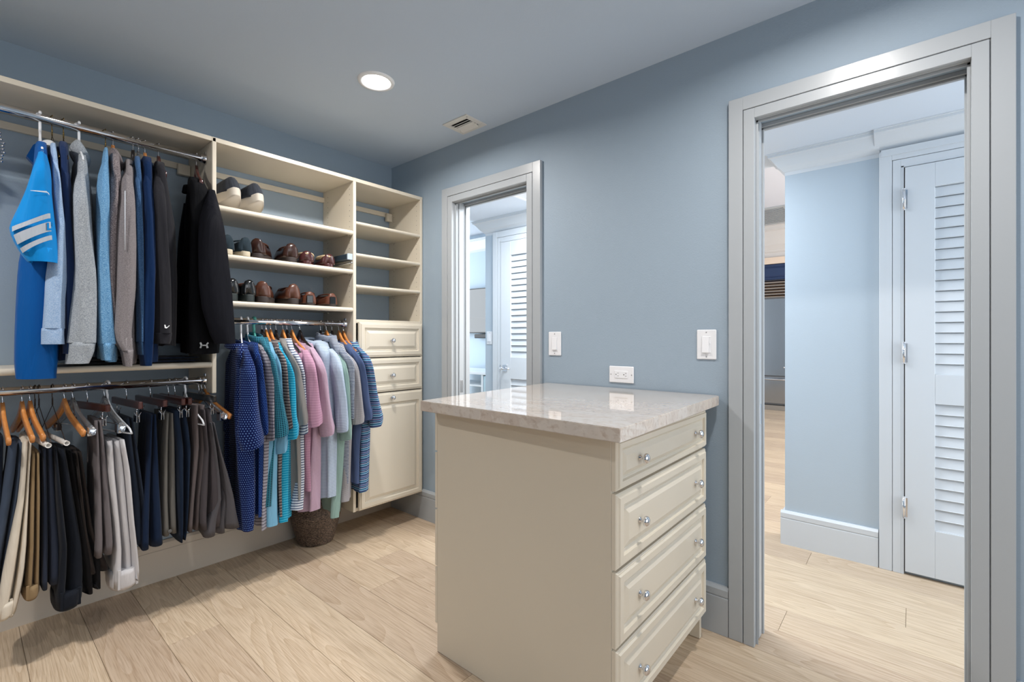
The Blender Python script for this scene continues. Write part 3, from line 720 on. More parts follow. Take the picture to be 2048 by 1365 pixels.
# ------------------------------------------------------------------ garments
def interp(rows, y):
    if y <= rows[0][0]: return rows[0][1:]
    for a, b_ in zip(rows, rows[1:]):
        if y <= b_[0]:
            t = (y-a[0])/(b_[0]-a[0]); return tuple(p+(q-p)*t for p, q in zip(a[1:], b_[1:]))
    return rows[-1][1:]
def sp(v, e): return math.copysign(abs(v)**e, v)
def body_mesh(rows, x0, rodz, seed, yf=2.405, back=.19, nlev=20, n=36, shoulder=.048, fold=.006, minz=None, hw0=.012):
    """rows: (image row, left, right) extents of the garment's front edge; hung across the rod at x0"""
    rn = random.Random(seed); ph = [rn.uniform(0, 6.28) for _ in range(6)]
    ya, yb = rows[0][0], rows[-1][0]; rings = []
    xm = sum(onY((q[1]+q[2])/2, q[0], 2.45)[0] for q in rows)/len(rows)
    ztop = onY(rows[0][1], rows[0][0], 2.52)[1]
    for k in range(nlev):
        t = (k/(nlev-1)); t = t*.7+t*t*.3 if True else t
        y = ya+(yb-ya)*t; xl, xr = interp(rows, y)
        z_ = onY(xl, y, 2.45)[1]; s = min(1, max(0, (ztop-z_)/shoulder))**.6
        YFk = 2.59-(2.59-yf)*(.26+.74*s); YB = 2.59+back*(.26+.74*s)
        Xl, z = onY(xl, y, YFk+.02); Xr, _ = onY(xr, y, YFk+.02)
        Xf, hw = (Xl+Xr)/2, max(.006, (Xr-Xl)/2)
        slope = max(-.55, min(.55, (x0-Xf)/max(.06, 2.59-YFk)))
        Xb = x0+slope*(YB-2.59)*.7; hb = max(.008, min(hw*.8, .03))
        d = max(0, ztop-z); amp = fold*min(1, d/.25)*(0.6+.8*d)
        ring = []
        for j in range(n):
            a = 2*PI*j/n; c, s_ = cos(a), sin(a)
            e = .5-.5*sp(c, .62)      # 0 front .. 1 back
            ny = sp(s_, .55)
            yy_ = YFk+(YB-YFk)*e; f = amp*(sin(e*17+ph[0]+z*1.5)+.6*sin(e*31+ph[1]-z*3))*min(1, abs(s_)*3)
            hh = hw+(hb-hw)*min(1, e*1.6)
            zz = z
            xx = Xf+(Xb-Xf)*e+ny*hh+f
            # hem: slightly wavy, higher at back
            if t > .9: zz += (.006*sin(e*9+ph[2]))*(t-.9)*10
            if minz is not None and yy_ > 2.47: zz = max(zz, minz)
            ring.append((xx, yy_, zz))
        rings.append(ring)
    m = MB(); inner = []
    for p in rings[-1]:
        cx = sum(q[0] for q in rings[-1])/n; inner.append((cx+(p[0]-cx)*.75, p[1]+(.01 if p[1] < 2.59 else -.01), p[2]+.012))
    m.loft(rings, cap0=True); m.loft([rings[-1], inner], cap1=True, smooth=False)
    return m, rings
def sleeve_mesh(rows, seed, ys=2.385, depth=.050, n=22, nlev=18, fold=.004, y_in=.03, uvlen=True, slant=0.0, ex=.85, flat=False):
    rn = random.Random(seed+99); ph = [rn.uniform(0, 6.28) for _ in range(4)]
    ya, yb = rows[0][0], rows[-1][0]; rings = []
    for k in range(nlev):
        t = k/(nlev-1); y = ya+(yb-ya)*t; xl, xr = interp(rows, y)
        tt = 1 if flat else min(1, t/.24); Yc = ys+.05*(1-tt)**1.5+(0 if flat else .012*(1-t)); dd = depth*(.12+.88*sin(PI/2*tt)); wq = .6+.4*sin(PI/2*tt)
        Xl, z = onY(xl, y, Yc); Xr, _ = onY(xr, y, Yc)
        cx, hw = (Xl+Xr)/2, max(.005, (Xr-Xl)/2*wq)
        ring = []
        for j in range(n):
            a = 2*PI*j/n; f = 1+fold/hw*.5*(sin(3*a+ph[0]+t*4)+.7*sin(5*a+ph[1]-t*6)) if hw > .008 else 1
            f = min(1.12, max(.86, f))
            ee = .85+(ex-.85)*t
            ring.append((cx+hw*f*sp(cos(a), ee), Yc+dd*f*sp(sin(a), ee), z+slant*cos(a)*max(0, (t-.8)*5)))
        rings.append(ring)
    m = MB(); L_ = rings[-1]; cx = sum(p[0] for p in L_)/n; cy = sum(p[1] for p in L_)/n
    in1 = [(cx+(p[0]-cx)*.9, cy+(p[1]-cy)*.93, p[2]+.0005) for p in L_]
    in2 = [(cx+(p[0]-cx)*.86, cy+(p[1]-cy)*.9, p[2]+.05) for p in L_]
    m.loft(rings, cap0=True, uvf=1 if uvlen else None); m.loft([L_, in1], smooth=False); m.loft([in1, in2], cap1=True)
    return m, rings
def band_rows(rows, y0, y1, grow=0):
    a = interp(rows, y0); b_ = interp(rows, y1)
    return [(y0, a[0]-grow, a[1]+grow), (y1, b_[0]-grow, b_[1]+grow)]
def collar_mesh(pts, Y=2.55, th=.012, h=.03):
    """collar: a folded band around the neck; pts = left px, right px, top row"""
    xl, xr, y = pts; Xl, z = onY(xl, y, Y-.05); Xr, _ = onY(xr, y, Y-.05); cx, hw = (Xl+Xr)/2, (Xr-Xl)/2
    m = MB(); n = 24; rings = []
    for dz, sx, sy in ((-.008, .80, .80), (.0, .88, .9), (.004, .97, 1.0), (-.006, 1.08, 1.1), (-h, 1.22, 1.22), (-h-.004, 1.1, 1.12), (-h*.5, 1.0, 1.0)):
        rings.append([(cx+hw*sx*sp(cos(2*PI*j/n), .8), 2.575+.062*sy*sp(sin(2*PI*j/n), .9), z+dz-.012*sin(2*PI*j/n)*-1*(1 if True else 0)) for j in range(n)])
    m.loft(rings); return m
def hood_mesh(pts):
    """hood hanging open behind the neck: pts = list of (row, left, right)"""
    m = MB(); n = 20; rings = []
    ya, yb = pts[0][0], pts[-1][0]
    for k in range(10):
        t = k/9; y = ya+(yb-ya)*t; xl, xr = interp(pts, y); Yc = 2.55+.02*t
        Xl, z = onY(xl, y, Yc); Xr, _ = onY(xr, y, Yc); cx, hw = (Xl+Xr)/2, (Xr-Xl)/2; d = .055*(sin(PI*min(1, .18+t*.9))**.6)
        rings.append([(cx+hw*sp(cos(2*PI*j/n), .9)*(1+.06*sin(4*2*PI*j/n+t*5)), Yc+d*sin(2*PI*j/n), z-.01*cos(2*PI*j/n)) for j in range(n)])
    m.loft(rings, cap0=True, cap1=True); return m

# hangers ---------------------------------------------------------------
HANG = {}
def hook_pts():
    p = [(0, .0, -.062), (0, .0, -.045), (0, .001, -.032)]
    for k in range(13):
        a = -PI/2+.25+(PI*1.28)*k/12
        p.append((0, .0185*cos(a)*1.0+.0, .0185*sin(a)+.0012))
    return [(0, 0, -.062), (0, 0, -.038), (0, .006, -.026)]+p[3:]
def hanger_proto(kind):
    if kind in HANG: return HANG[kind]
    parts = []
    arm = []
    for k in range(21):
        s = -1+2*k/20; a = abs(s); arm.append((0, s*.168, -.052-.045*(1-math.exp(-a*6))-.070*a**1.2))
    if kind in ('wood', 'black', 'redwood', 'clear', 'woodclip'):
        mt = {'wood': HW, 'black': HB, 'redwood': HD, 'clear': CLEAR, 'woodclip': HW}[kind]
        m = MB(); m.tube(arm, 0, 12, sq=(.0065, .0135)); parts.append(('shoulder_arm', m, mt))
        m = MB(); m.tube(hook_pts(), .0017, 8); parts.append(('hook', m, CHROME))
        if kind in ('clear', 'woodclip'):
            m = MB(); m.tube([(0, -.175, -.150), (0, .175, -.150)], .0022, 8)
            for s in (-1, 1): m.box(-.010, .010, s*.13-.014, s*.13+.014, -.185, -.145, 0, .003)
            parts.append(('clip_bar', m, CHROME))
    elif kind in ('plastic', 'teal'):
        mt = {'plastic': mat('white_tube_plastic', (232, 234, 238), .3), 'teal': mat('teal_tube_plastic', (72, 150, 140), .4)}[kind]
        R = .0045 if kind == 'plastic' else .0075
        m = MB(); m.tube(hook_pts(), R, 10); parts.append(('hook', m, mt))
        m = MB(); m.tube(arm+[(0, .186, -.185), (0, 0, -.188), (0, -.186, -.185)], R*.8, 10, closed=True); parts.append(('shoulder_arm', m, mt))
    elif kind in ('wire', 'gilt', 'tube'):
        mt = BRASS if kind == 'gilt' else WIRE
        m = MB(); m.tube(hook_pts(), .0015, 8)
        tw = []
        for k in range(25): tw.append((.0022*cos(k*1.3), .0022*sin(k*1.3), -.036-.026*k/24))
        m.tube(tw, .0012, 6); parts.append(('hook', m, mt))
        m = MB(); fr = [(0, 0, -.062), (0, .175, -.180), (0, .18, -.188), (0, 0, -.190), (0, -.18, -.188), (0, -.175, -.180)]
        m.tube(fr, .0012, 6, closed=True); parts.append(('shoulder_arm', m, mt))
        if kind == 'tube':
            m = MB(); n = 14
            m.lathe([(.009, 0), (.009, .40), (.0062, .40), (.0062, 0), (.009, 0)], (0, -.2, -.190), (0, 1, 0), 16, caps=False); parts.append(('paper_tube', m, mat('white_card', (222, 218, 212), .7)))
    elif kind in ('redclip', 'blackclip'):
        m = MB(); m.box(-.008, .008, -.165, .165, -.092, -.062, 0, .003); parts.append(('wooden_bar', m, HD if kind == 'redclip' else HB))
        m = MB(); m.tube(hook_pts(), .0017, 8); parts.append(('hook', m, CHROME))
        for s in (-1, 1):
            m = MB(); y = s*.120; m.tube([(0, y, -.09), (0, y, -.125)], .002, 6)
            for q in (-1, 1):
                m.tube([(q*.012, y-.012, -.108), (q*.003, y-.012, -.125), (q*.005, y-.012, -.145)], .0018, 6)
                m.box(q*.003, q*.006, y-.018, y+.018, -.150, -.118, 0, .001)
            parts.append(('clip', m, CHROME))
    HANG[kind] = [(nm, mb.mesh(nm, mt)) for nm, mb, mt in parts]
    return HANG[kind]
def hanger(kind, x, rodz, label, group, ang=0, tilt=0):
    r = bpy.data.objects.new({'plastic': 'plastic_hanger', 'teal': 'plastic_hanger', 'wire': 'wire_hanger', 'gilt': 'wire_hanger', 'tube': 'wire_hanger', 'clear': 'clear_hanger'}.get(kind, 'wooden_hanger'), None)
    C.objects.link(r); r.location = (x, 2.59, rodz); r.rotation_euler = (0, 0, ang); r.empty_display_size = .02
    r['label'] = label; r['category'] = 'hanger'; r['group'] = group
    for nm, me in hanger_proto(kind):
        o = bpy.data.objects.new(nm, me); C.objects.link(o); o.parent = r
    return r

def hook_x(px, rodz):
    """hook position on the rod from where it stands in the view"""
    return onY(px, 679-(rodz-CH)*FPX/2.4, 2.59)[0]
RT, RL, RM = 2.067, 1.003, 1.292
TOPG = 'long sleeved tops on the upper rod'; SHG = 'polo shirts on the middle rod'; TRG = 'trousers on the lower rod'
def dir_angle(rows, x0):
    q = rows[len(rows)//3]; Xf = onY((q[1]+q[2])/2, q[0], 2.40)[0]
    return max(-.4, min(.4, math.atan2(Xf-x0, .19)))

def garment(name, label, cat, group, hx_px, rodz, mt, B, S, hk, hklabel, seed, collar=None, hood=None, cuff=None, minz=None, ys=2.385, dep=.05, mt2=None, fold=.006, hkgroup='', sfold=.004, slant=0, inner=None, ex=.85):
    x0 = hook_x(hx_px, rodz) if hx_px > 0 else -hx_px
    r = empty(name, (x0, 2.59, rodz-.1), label, cat, group)
    B = list(B); B[0] = (B[0][0]-(9 if rodz == RT else 3),)+tuple(B[0][1:])
    m, rings = body_mesh(B, x0, rodz, seed, minz=minz, fold=fold); m.build('body', mt, r)
    if S:
        m, rs = sleeve_mesh(S, seed, ys, dep, fold=sfold, slant=slant, ex=ex); sl = m.build('sleeve', mt2 or mt, r)
        # the far sleeve, towards the wall
        bk = MB(); rr = [[(x0*2-p[0] if False else x0+(x0-p[0])*.35, min(2.835, 2*2.59-p[1]-.01), p[2]) for p in rg] for rg in rs]
        if minz: rr = [[(p[0], p[1], max(p[2], minz)) for p in rg] for rg in rr]
        bk.loft(rr, cap0=True, cap1=True, uvf=1); bk.build('sleeve', mt2 or mt, r)
        if cuff:
            cm, _ = sleeve_mesh(cuff, seed, ys, dep*.96, nlev=6, fold=.001, flat=True); cm.build('cuff', mt2 or mt, sl)
    if collar: collar_mesh(collar).build('collar', mt, r)
    if hood: hood_mesh(hood).build('hood', mt, r)
    a = dir_angle(B, x0)
    hanger(hk, x0, rodz, hklabel, hkgroup, a)
    return r

# ---- upper rod -------------------------------------------------------------
HT = 'hangers on the upper rod'
JER = cloth('azure_jersey', (8, 132, 206), weave=.15, rough=.6); ROY = cloth('royal_jersey', (2, 80, 150), weave=.15, rough=.55)
# football jersey; its sleeve carries pale bands
SILV = cloth('silver_print', (178, 186, 196), weave=.1, rough=.7)
jr = garment('jersey', 'bright blue football jersey with grey sleeve stripes, leftmost on the upper rod', 'jersey', TOPG, 80, RT, ROY,
    [(292, 70, 96), (330, 66, 104), (400, 62, 112), (470, 52, 118), (530, 38, 122), (600, 34, 126), (680, 30, 130), (740, 28, 130), (757, 32, 126)],
    [(296, 74, 94), (330, 66, 99), (380, 50, 103), (420, 34, 108), (450, 21, 112), (462, 20, 114), (490, 32, 117), (515, 48, 119), (524, 56, 118)],
    'plastic', 'white twisted plastic hanger holding the blue football jersey', 1, minz=1.12, ys=2.37, dep=.055, mt2=JER, hkgroup=HT, fold=.010, slant=0)
sleeve_rows_j = [(296, 74, 94), (330, 66, 99), (380, 50, 103), (420, 34, 108), (450, 21, 112), (462, 20, 114), (490, 32, 117), (515, 48, 119), (524, 56, 118)]
def sleeve_patch(name, polys, mt, parent, ys, lift=.0):
    """printed marks: thin quads lying on the sleeve's front face; polys of (px,py)"""
    m = MB()
    for poly in polys:
        pts = []
        for px, py in poly:
            xl, xr = interp(sleeve_rows_j if parent.name.startswith('jersey') else MARKROWS[parent.name], py)
            c = (xl+xr)/2; hwp = max(1, (xr-xl)/2); q = max(-.98, min(.98, (px-c)/hwp))
            pts.append((px, py, q))
        m2 = []
        for px, py, q in pts:
            d = ys[1]*(max(0, 1-abs(q)**2.35))**.425
            X, Z = onY(px, py, ys[0]-d-.004); m2.append((X, ys[0]-d-.004, Z))
        n = len(m2); m.add(m2+[(p[0], p[1]-.0012, p[2]) for p in m2], [tuple(range(n)), tuple(range(2*n-1, n-1, -1))]+[(i, (i+1) % n, n+(i+1) % n, n+i) for i in range(n)])
    return m.build(name, mt, parent)
MARKROWS = {}
def stripe_cells(fy0, fy1, xs):
    """band across the sleeve between two image curves, cut in cells so it wraps"""
    out = []
    for a, b_ in zip(xs, xs[1:]): out.append([(a, fy0(a)), (b_, fy0(b_)), (b_, fy1(b_)), (a, fy1(a))])
    return out
def sl_x(y): return interp(sleeve_rows_j, y)
def band(top, bot):
    cells = []
    for k in range(14):
        qa, qb = -.93+1.86*k/14, -.93+1.86*(k+1)/14
        def P_(q, yc):
            yy = yc+(.5-.5*q)*34*(1 if q < 0 else 1)-6 if False else yc+34*max(0, (-q*.5+.35))**1.2
            xl, xr = sl_x(yy); return ((xl+xr)/2+q*(xr-xl)/2, yy)
        cells.append([P_(qa, top), P_(qb, top), P_(qb, bot), P_(qa, bot)])
    return cells
sleeve_patch('sleeve_stripe', band(427, 437), SILV, jr, (2.37+.004, .057))
sleeve_patch('sleeve_stripe', band(444, 463), SILV, jr, (2.37+.004, .057))
sleeve_patch('sleeve_stripe', band(471, 480), SILV, jr, (2.37+.004, .057))
PALE = cloth('pale_print', (214, 222, 230), weave=.05, rough=.6)
sleeve_patch('swoosh_mark', [[(61, 381), (72, 381.3), (72, 383), (61, 381.6)], [(72, 381.3), (84, 382.2), (84, 384.6), (72, 383)], [(84, 382.2), (93, 382.6), (95, 386), (84, 384.6)], [(93, 382.6), (98, 387), (99, 391), (95, 386)]], PALE, jr, (2.371, .060))
sleeve_patch('letter_mark', [[(94, 446), (98, 446), (98, 461), (94, 461)], [(98, 457), (109, 457), (109, 461), (98, 461)], [(104, 446), (107, 446), (107, 453), (104, 453)]], JER, jr, (2.3715, .0585))
# collar of the jersey: dark blue with pale inner neck
m = MB(); m.loft([[(.222+.020*sc*cos(a), 2.545+.05*sc*sin(a), 1.955+dz) for a in [2*PI*j/16 for j in range(16)]] for dz, sc in ((-.02, 1.2), (.0, 1.1), (.006, .8), (-.01, .6))]); m.build('neck_trim', cloth('white_rib', (205, 205, 205)), jr)
m = MB(); P1 = [onY(x, y, 2.57) for x, y in ((53, 312), (66, 290), (84, 280), (88, 292), (80, 322), (70, 330))]
m.add([(a, 2.57, b_) for a, b_ in P1]+[(a, 2.60, b_) for a, b_ in P1], [tuple(range(6)), tuple(range(11, 5, -1))]+[(i, (i+1) % 6, 6+(i+1) % 6, 6+i) for i in range(6)]); m.build('collar', cloth('navy_blue_jersey', (2, 62, 118)), jr)

def lst(*a): return list(a)
garment('sweatshirt', 'light blue melange sweatshirt next to the football jersey', 'sweatshirt', TOPG, 104, RT, cloth('light_blue_melange', (142, 170, 206), 'melange', (172, 194, 220)),
    [(296, 99, 114), (340, 103, 119), (450, 110, 128), (560, 100, 132), (660, 96, 130), (690, 96, 128)],
    [(304, 101, 113), (340, 103, 119), (400, 104, 123), (450, 108, 129), (510, 98, 133), (560, 90, 133), (600, 88, 129), (652, 84.5, 128), (657, 84, 128)], 'gilt', 'thin gilt wire hanger holding the light blue sweatshirt', 2,
    collar=(96, 113, 285), cuff=[(657, 83, 128.5), (672, 82.5, 128.5), (689, 81.5, 129)], hkgroup=HT, minz=1.12, ys=2.385)
garment('sweater', 'navy sweater tucked between the light blue and heather grey tops', 'sweater', TOPG, 127, RT, cloth('navy_knit', (30, 48, 84)),
    [(292, 115, 136), (340, 119, 141), (450, 128, 146), (560, 130, 147), (650, 130, 143), (722, 124, 186)],
    [(305, 118, 132), (340, 118, 140), (450, 124, 145), (560, 128, 148), (650, 128, 142), (708, 126, 138)], 'gilt', 'thin gilt wire hanger holding the navy sweater', 3, collar=(114, 136, 286), hkgroup=HT, minz=1.12, ys=2.41)
garment('hoodie', 'heather grey hoodie with wide ribbed cuff', 'hoodie', TOPG, 158, RT, cloth('heather_grey', (136, 143, 150), 'melange', (172, 177, 182)),
    [(318, 152, 176), (345, 150, 182), (380, 146, 188), (450, 146, 190), (560, 150, 192), (650, 146, 190), (700, 146, 188)],
    [(328, 156, 170), (345, 150, 176), (380, 141, 178), (450, 142, 182), (540, 146, 190), (600, 143, 191), (650, 138, 190), (680, 135, 190), (686, 134, 190)], 'plastic', 'white twisted plastic hanger holding the heather grey hoodie', 4,
    hood=[(286, 150, 164), (295, 140, 176), (308, 139, 181), (322, 144, 178), (334, 153, 172), (342, 156, 170)], cuff=[(685, 134.5, 191), (705, 132, 188), (728, 130, 177)], hkgroup=HT, minz=1.12, ys=2.38, dep=.058, sfold=.006)
garment('sweatshirt', 'sky blue melange sweatshirt between heather grey hoodie and speckled hoodie', 'sweatshirt', TOPG, 211, RT, cloth('sky_melange', (82, 134, 178), 'melange', (128, 172, 206)),
    [(305, 206, 215), (350, 200, 218), (450, 204, 222), (560, 206, 228), (650, 208, 236), (722, 206, 236)],
    [(303, 207, 213), (330, 201, 216), (355, 195, 218), (450, 191, 218), (550, 192, 221), (620, 193, 224), (680, 195, 228), (688, 196, 230)], 'gilt', 'thin gilt wire hanger holding the sky blue sweatshirt', 5, cuff=[(687, 196, 230), (700, 199, 227), (721, 203, 222)], hkgroup=HT, minz=1.12)
garment('hoodie', 'speckled grey brown hoodie behind the sky blue sweatshirt', 'hoodie', TOPG, 226, RT, cloth('speckled_tweed', (92, 84, 88), 'melange', (160, 150, 150), 300),
    [(316, 218, 240), (350, 218, 244), (450, 216, 240), (560, 212, 236), (620, 218, 236), (660, 222, 238)],
    [(325, 220, 238), (350, 217, 240), (450, 212, 233), (556, 209.5, 230), (580, 214, 230), (640, 221, 234), (690, 224, 236)], 'wood', 'orange wooden hanger holding the speckled hoodie', 6, hood=[(302, 222, 236), (310, 217, 243), (325, 219, 247), (338, 222, 242)], hkgroup=HT, minz=1.12, ys=2.40)
garment('hoodie', 'taupe grey zip hoodie with pale zip line', 'hoodie', TOPG, 266, RT, cloth('taupe_fleece', (118, 112, 114), 'melange', (140, 134, 135)),
    [(328, 247, 266), (360, 244, 270), (450, 246, 276), (580, 250, 276), (700, 256, 276), (726, 256, 272)],
    [(334, 248, 264), (360, 240, 268), (400, 237, 269), (480, 231, 272), (580, 228, 270), (660, 222, 262), (680, 226, 262), (702, 240, 264)], 'black', 'black wooden hanger holding the taupe zip hoodie', 7, hood=[(324, 252, 262), (332, 247, 268), (344, 247, 272), (352, 252, 266)], cuff=[(700, 240, 265), (715, 245, 264), (733, 248, 262)], hkgroup=HT, minz=1.12, ys=2.375)
MB().tube([(onY(250+(y-380)*-.0, y, 2.325)[0], 2.324+.0, onY(250, y, 2.325)[1]) for y in (382, 440, 500)], .0012, 6).build('zip_piping', PALE, C.objects.get('hoodie.002') or None)
garment('sweatshirt', 'denim blue melange sweatshirt hung beside the taupe zip hoodie', 'sweatshirt', TOPG, 277, RT, cloth('denim_melange', (50, 82, 120), 'melange', (72, 104, 142)),
    [(322, 266, 280), (360, 268, 286), (450, 272, 290), (560, 274, 288), (690, 276, 290)],
    [(328, 266, 279), (360, 266, 282), (450, 268, 284), (560, 272, 284), (684, 273, 284)], 'clear', 'clear plastic hanger holding the denim blue sweatshirt', 8, collar=(265, 279, 318), cuff=[(683, 274, 284), (700, 276, 284), (710, 277, 284.5)], hkgroup=HT, minz=1.12, ys=2.40)
garment('hoodie', 'dark navy hoodie on an orange wooden hanger', 'hoodie', TOPG, 290, RT, cloth('deep_navy_fleece', (10, 38, 76)),
    [(322, 282, 304), (360, 282, 308), (450, 286, 310), (560, 284, 312), (690, 282, 318), (728, 282, 318)],
    [(330, 283, 302), (360, 281, 305), (450, 285, 308), (545, 286, 309), (560, 284, 308), (640, 282, 306), (715, 280, 302), (732, 283, 300)], 'wood', 'orange wooden hanger holding the dark navy hoodie', 9, hood=[(318, 286, 298), (326, 281, 305), (340, 282, 306), (350, 286, 302)], hkgroup=HT, minz=1.12, ys=2.385)
dk = garment('hoodie', 'charcoal hoodie with small white swoosh above the cuff', 'hoodie', TOPG, 317, RT, cloth('charcoal_fleece', (36, 36, 41)),
    [(332, 308, 330), (380, 308, 340), (450, 312, 352), (560, 320, 356), (660, 322, 354), (690, 320, 352)],
    [(336, 308, 326), (380, 303, 328), (450, 305, 332), (550, 308, 338), (620, 307, 341), (662, 306, 342), (667, 306, 342)], 'redwood', 'dark red wooden hanger holding the charcoal hoodie', 10, hood=[(328, 310, 322), (338, 306, 331), (352, 307, 332), (362, 310, 328)], cuff=[(666, 306, 342), (680, 307, 341), (688, 308, 338)], hkgroup=HT, minz=1.12, ys=2.385)
MARKROWS[dk.name] = [(336, 308, 326), (380, 303, 328), (450, 305, 332), (550, 308, 338), (620, 307, 341), (667, 306, 342)]
sleeve_patch('swoosh_mark', [[(328.5, 650), (331, 650), (332, 655), (329.5, 656.5)], [(329.5, 656.5), (332, 654.5), (336, 655), (333, 657.5)], [(333, 657.5), (334.5, 654.3), (338, 651.2), (338.5, 652.8)], [(338, 651.2), (341.6, 650.2), (341.6, 651.6), (338.5, 652.8)]], mat('white_print', (236, 238, 240), .6), dk, (2.384, .068))
bl = garment('sweatshirt', 'black quarter-zip sweatshirt with a pale logo at its hem, rightmost on the upper rod', 'sweatshirt', TOPG, 393, RT, cloth('black_performance', (9, 10, 14), weave=.1, rough=.8, sheen=0),
    [(362, 372, 408), (380, 372, 428), (420, 368, 440), (480, 364, 446), (560, 360, 450), (640, 358, 452), (690, 360, 452), (708, 362, 450)],
    [(378, 414, 434), (400, 408, 439), (430, 402, 444), (480, 398, 452), (560, 398, 460), (620, 404, 464), (670, 420, 467), (688, 430, 468)], 'redwood', 'dark red wooden hanger holding the black quarter-zip sweatshirt', 11, collar=(380, 402, 364), minz=None, ys=2.35, dep=.05, mt2=cloth('black_sleeve', (15, 16, 23), weave=.1, rough=.75, sheen=0), hkgroup=HT, fold=.008)
# logo at the hem
lg = MB()
for pts_ in ([(399, 686), (402, 685), (404, 689), (401, 691)], [(401, 691), (404, 689), (405, 692), (402, 694)], [(399, 696), (401, 691.5), (403.5, 693), (402, 697)], [(403, 690), (413, 690), (413, 692.3), (403, 692.3)],
             [(412, 689), (415, 685), (417.5, 686.5), (414, 691)], [(412, 692), (415, 691), (417, 696), (413, 697)]):
    q = [onY(px, py, 2.383) for px, py in pts_]; n = len(q)
    lg.add([(a, 2.383, b_) for a, b_ in q]+[(a, 2.381, b_) for a, b_ in q], [tuple(range(n)), tuple(range(2*n-1, n-1, -1))]+[(i, (i+1) % n, n+(i+1) % n, n+i) for i in range(n)])
lg.build('logo_mark', mat('grey_print', (170, 174, 178), .6), bl)

# folded dark clothes lying on the lower shelf behind the tops
for k, (xa, xb, lab, cc) in enumerate(((.30, .50, 'dark folded sweater on the shelf behind the hanging tops', (38, 36, 38)), (.52, .735, 'navy folded garment on the shelf, near the side panel', (18, 28, 46)))):
    r = empty('folded_sweater', ((xa+xb)/2, 2.66, 1.094), lab, 'clothes', 'folded clothes on the lower shelf')
    m = MB()
    for j in range(2):
        z0_ = 1.0945+j*.014; rings = []
        for t in range(9):
            x = xa+(xb-xa)*t/8; e = .012*sin(PI*min(1, max(0, t/8)))**.3
            rings.append([(x, 2.665+.13*sp(cos(2*PI*q/16), .5), z0_+.007+(e*.55)*sp(sin(2*PI*q/16), .7)) for q in range(16)])
        m.loft(rings, cap0=True, cap1=True)
    m.build('fold', cloth('folded_'+str(k), cc), r)

# ---- middle rod: polo shirts ------------------------------------------------
HM = 'hangers on the middle rod'
def polo(lab, hx_, mt, right, xl_s, yend, brow, hk, hkl, seed, collar, sleeve_w=None, ys=2.38, name='polo_shirt', sl=None):
    """right: [(row, right px)] of shoulder and sleeve; sl: sleeve rows; brow: body rows under the sleeve"""
    S = list(sl); a, b_ = S[-2], S[-1]; S[-1] = (b_[0], a[1]*.75+b_[1]*.25, a[2]*.75+b_[2]*.25)
    B = brow
    return garment(name, lab, 'shirt', SHG, hx_, RM, mt, B, S, hk, hkl, seed, collar=collar, hkgroup=HM, ys=ys, sfold=.003, dep=.052, fold=.012, ex=1.35, slant=.012)
W1 = 'white plastic hanger holding the navy polka-dot shirt'
polo('royal navy polka-dot shirt, leftmost on the middle rod', 482, cloth('navy_polka', (8, 24, 76), 'dots', (104, 136, 192), (.0105, .22)), None, None, 0,
    [(690, 470, 496), (715, 468, 500), (760, 472, 506), (830, 470, 508), (900, 476, 510), (980, 478, 511), (1040, 480, 510), (1064, 482, 506)], 'plastic', W1, 21, (467, 494, 684),
    sl=[(700, 484, 500), (730, 482, 506), (760, 482, 510), (800, 481, 514), (850, 476, 521), (872, 474, 526), (890, 480, 528), (898, 492, 524)], ys=2.36)
polo('mid navy shirt with small pale dots, next to the polka-dot shirt', 495, cloth('navy_pin_dot', (10, 34, 92), 'dots', (70, 112, 176), (.008, .24)), None, None, 0,
    [(684, 500, 516), (715, 502, 520), (780, 506, 524), (860, 508, 528), (950, 508, 524), (1036, 509, 520)], 'plastic', 'white plastic hanger holding the small-dot navy shirt', 22, (496, 516, 682),
    sl=[(694, 504, 516), (720, 508, 521), (760, 510, 526), (800, 512, 530), (850, 516, 534), (868, 518, 536)], ys=2.40)
polo('grey shirt with thin charcoal stripes, third along the middle rod', 508, cloth('grey_stripe', (158, 156, 166), 'stripe', (92, 88, 98), (.0155, .28)), None, None, 0,
    [(684, 512, 526), (720, 518, 536), (800, 526, 544), (880, 519, 541), (960, 519, 538), (1030, 518, 531), (1060, 519, 528)], 'teal', 'teal plastic hanger holding the grey striped shirt', 23, (509, 524, 683),
    sl=[(690, 514, 527), (715, 522, 536), (736, 528, 543), (800, 531, 543), (860, 533, 546), (878, 531, 549)], ys=2.395)
polo('teal and navy checked shirt with an upturned collar', 524, cloth('teal_check', (18, 50, 72), 'check', (56, 130, 150), (.0085, .35)), None, None, 0,
    [(678, 512, 536), (700, 522, 542), (760, 534, 556), (830, 540, 566), (880, 536, 556), (960, 534, 550), (1015, 533, 546)], 'black', 'black wooden hanger holding the teal checked shirt', 24, (508, 534, 670),
    sl=[(690, 524, 538), (720, 534, 547), (780, 542, 559), (830, 545, 570), (858, 546, 577), (872, 550, 575)], ys=2.375)
polo('plain pale blue shirt hanging low behind the teal checked one', 532, cloth('pale_blue_pique', (120, 176, 208)), None, None, 0,
    [(684, 530, 542), (720, 540, 556), (800, 550, 566), (880, 528, 566), (960, 527, 564), (1020, 528, 562), (1054, 528, 562)], 'wood', 'orange wooden hanger holding the pale blue shirt', 25, (528, 541, 682),
    sl=[(692, 536, 546), (720, 544, 557), (800, 552, 562), (860, 556, 573), (890, 552, 573), (904, 554, 566)], ys=2.405)
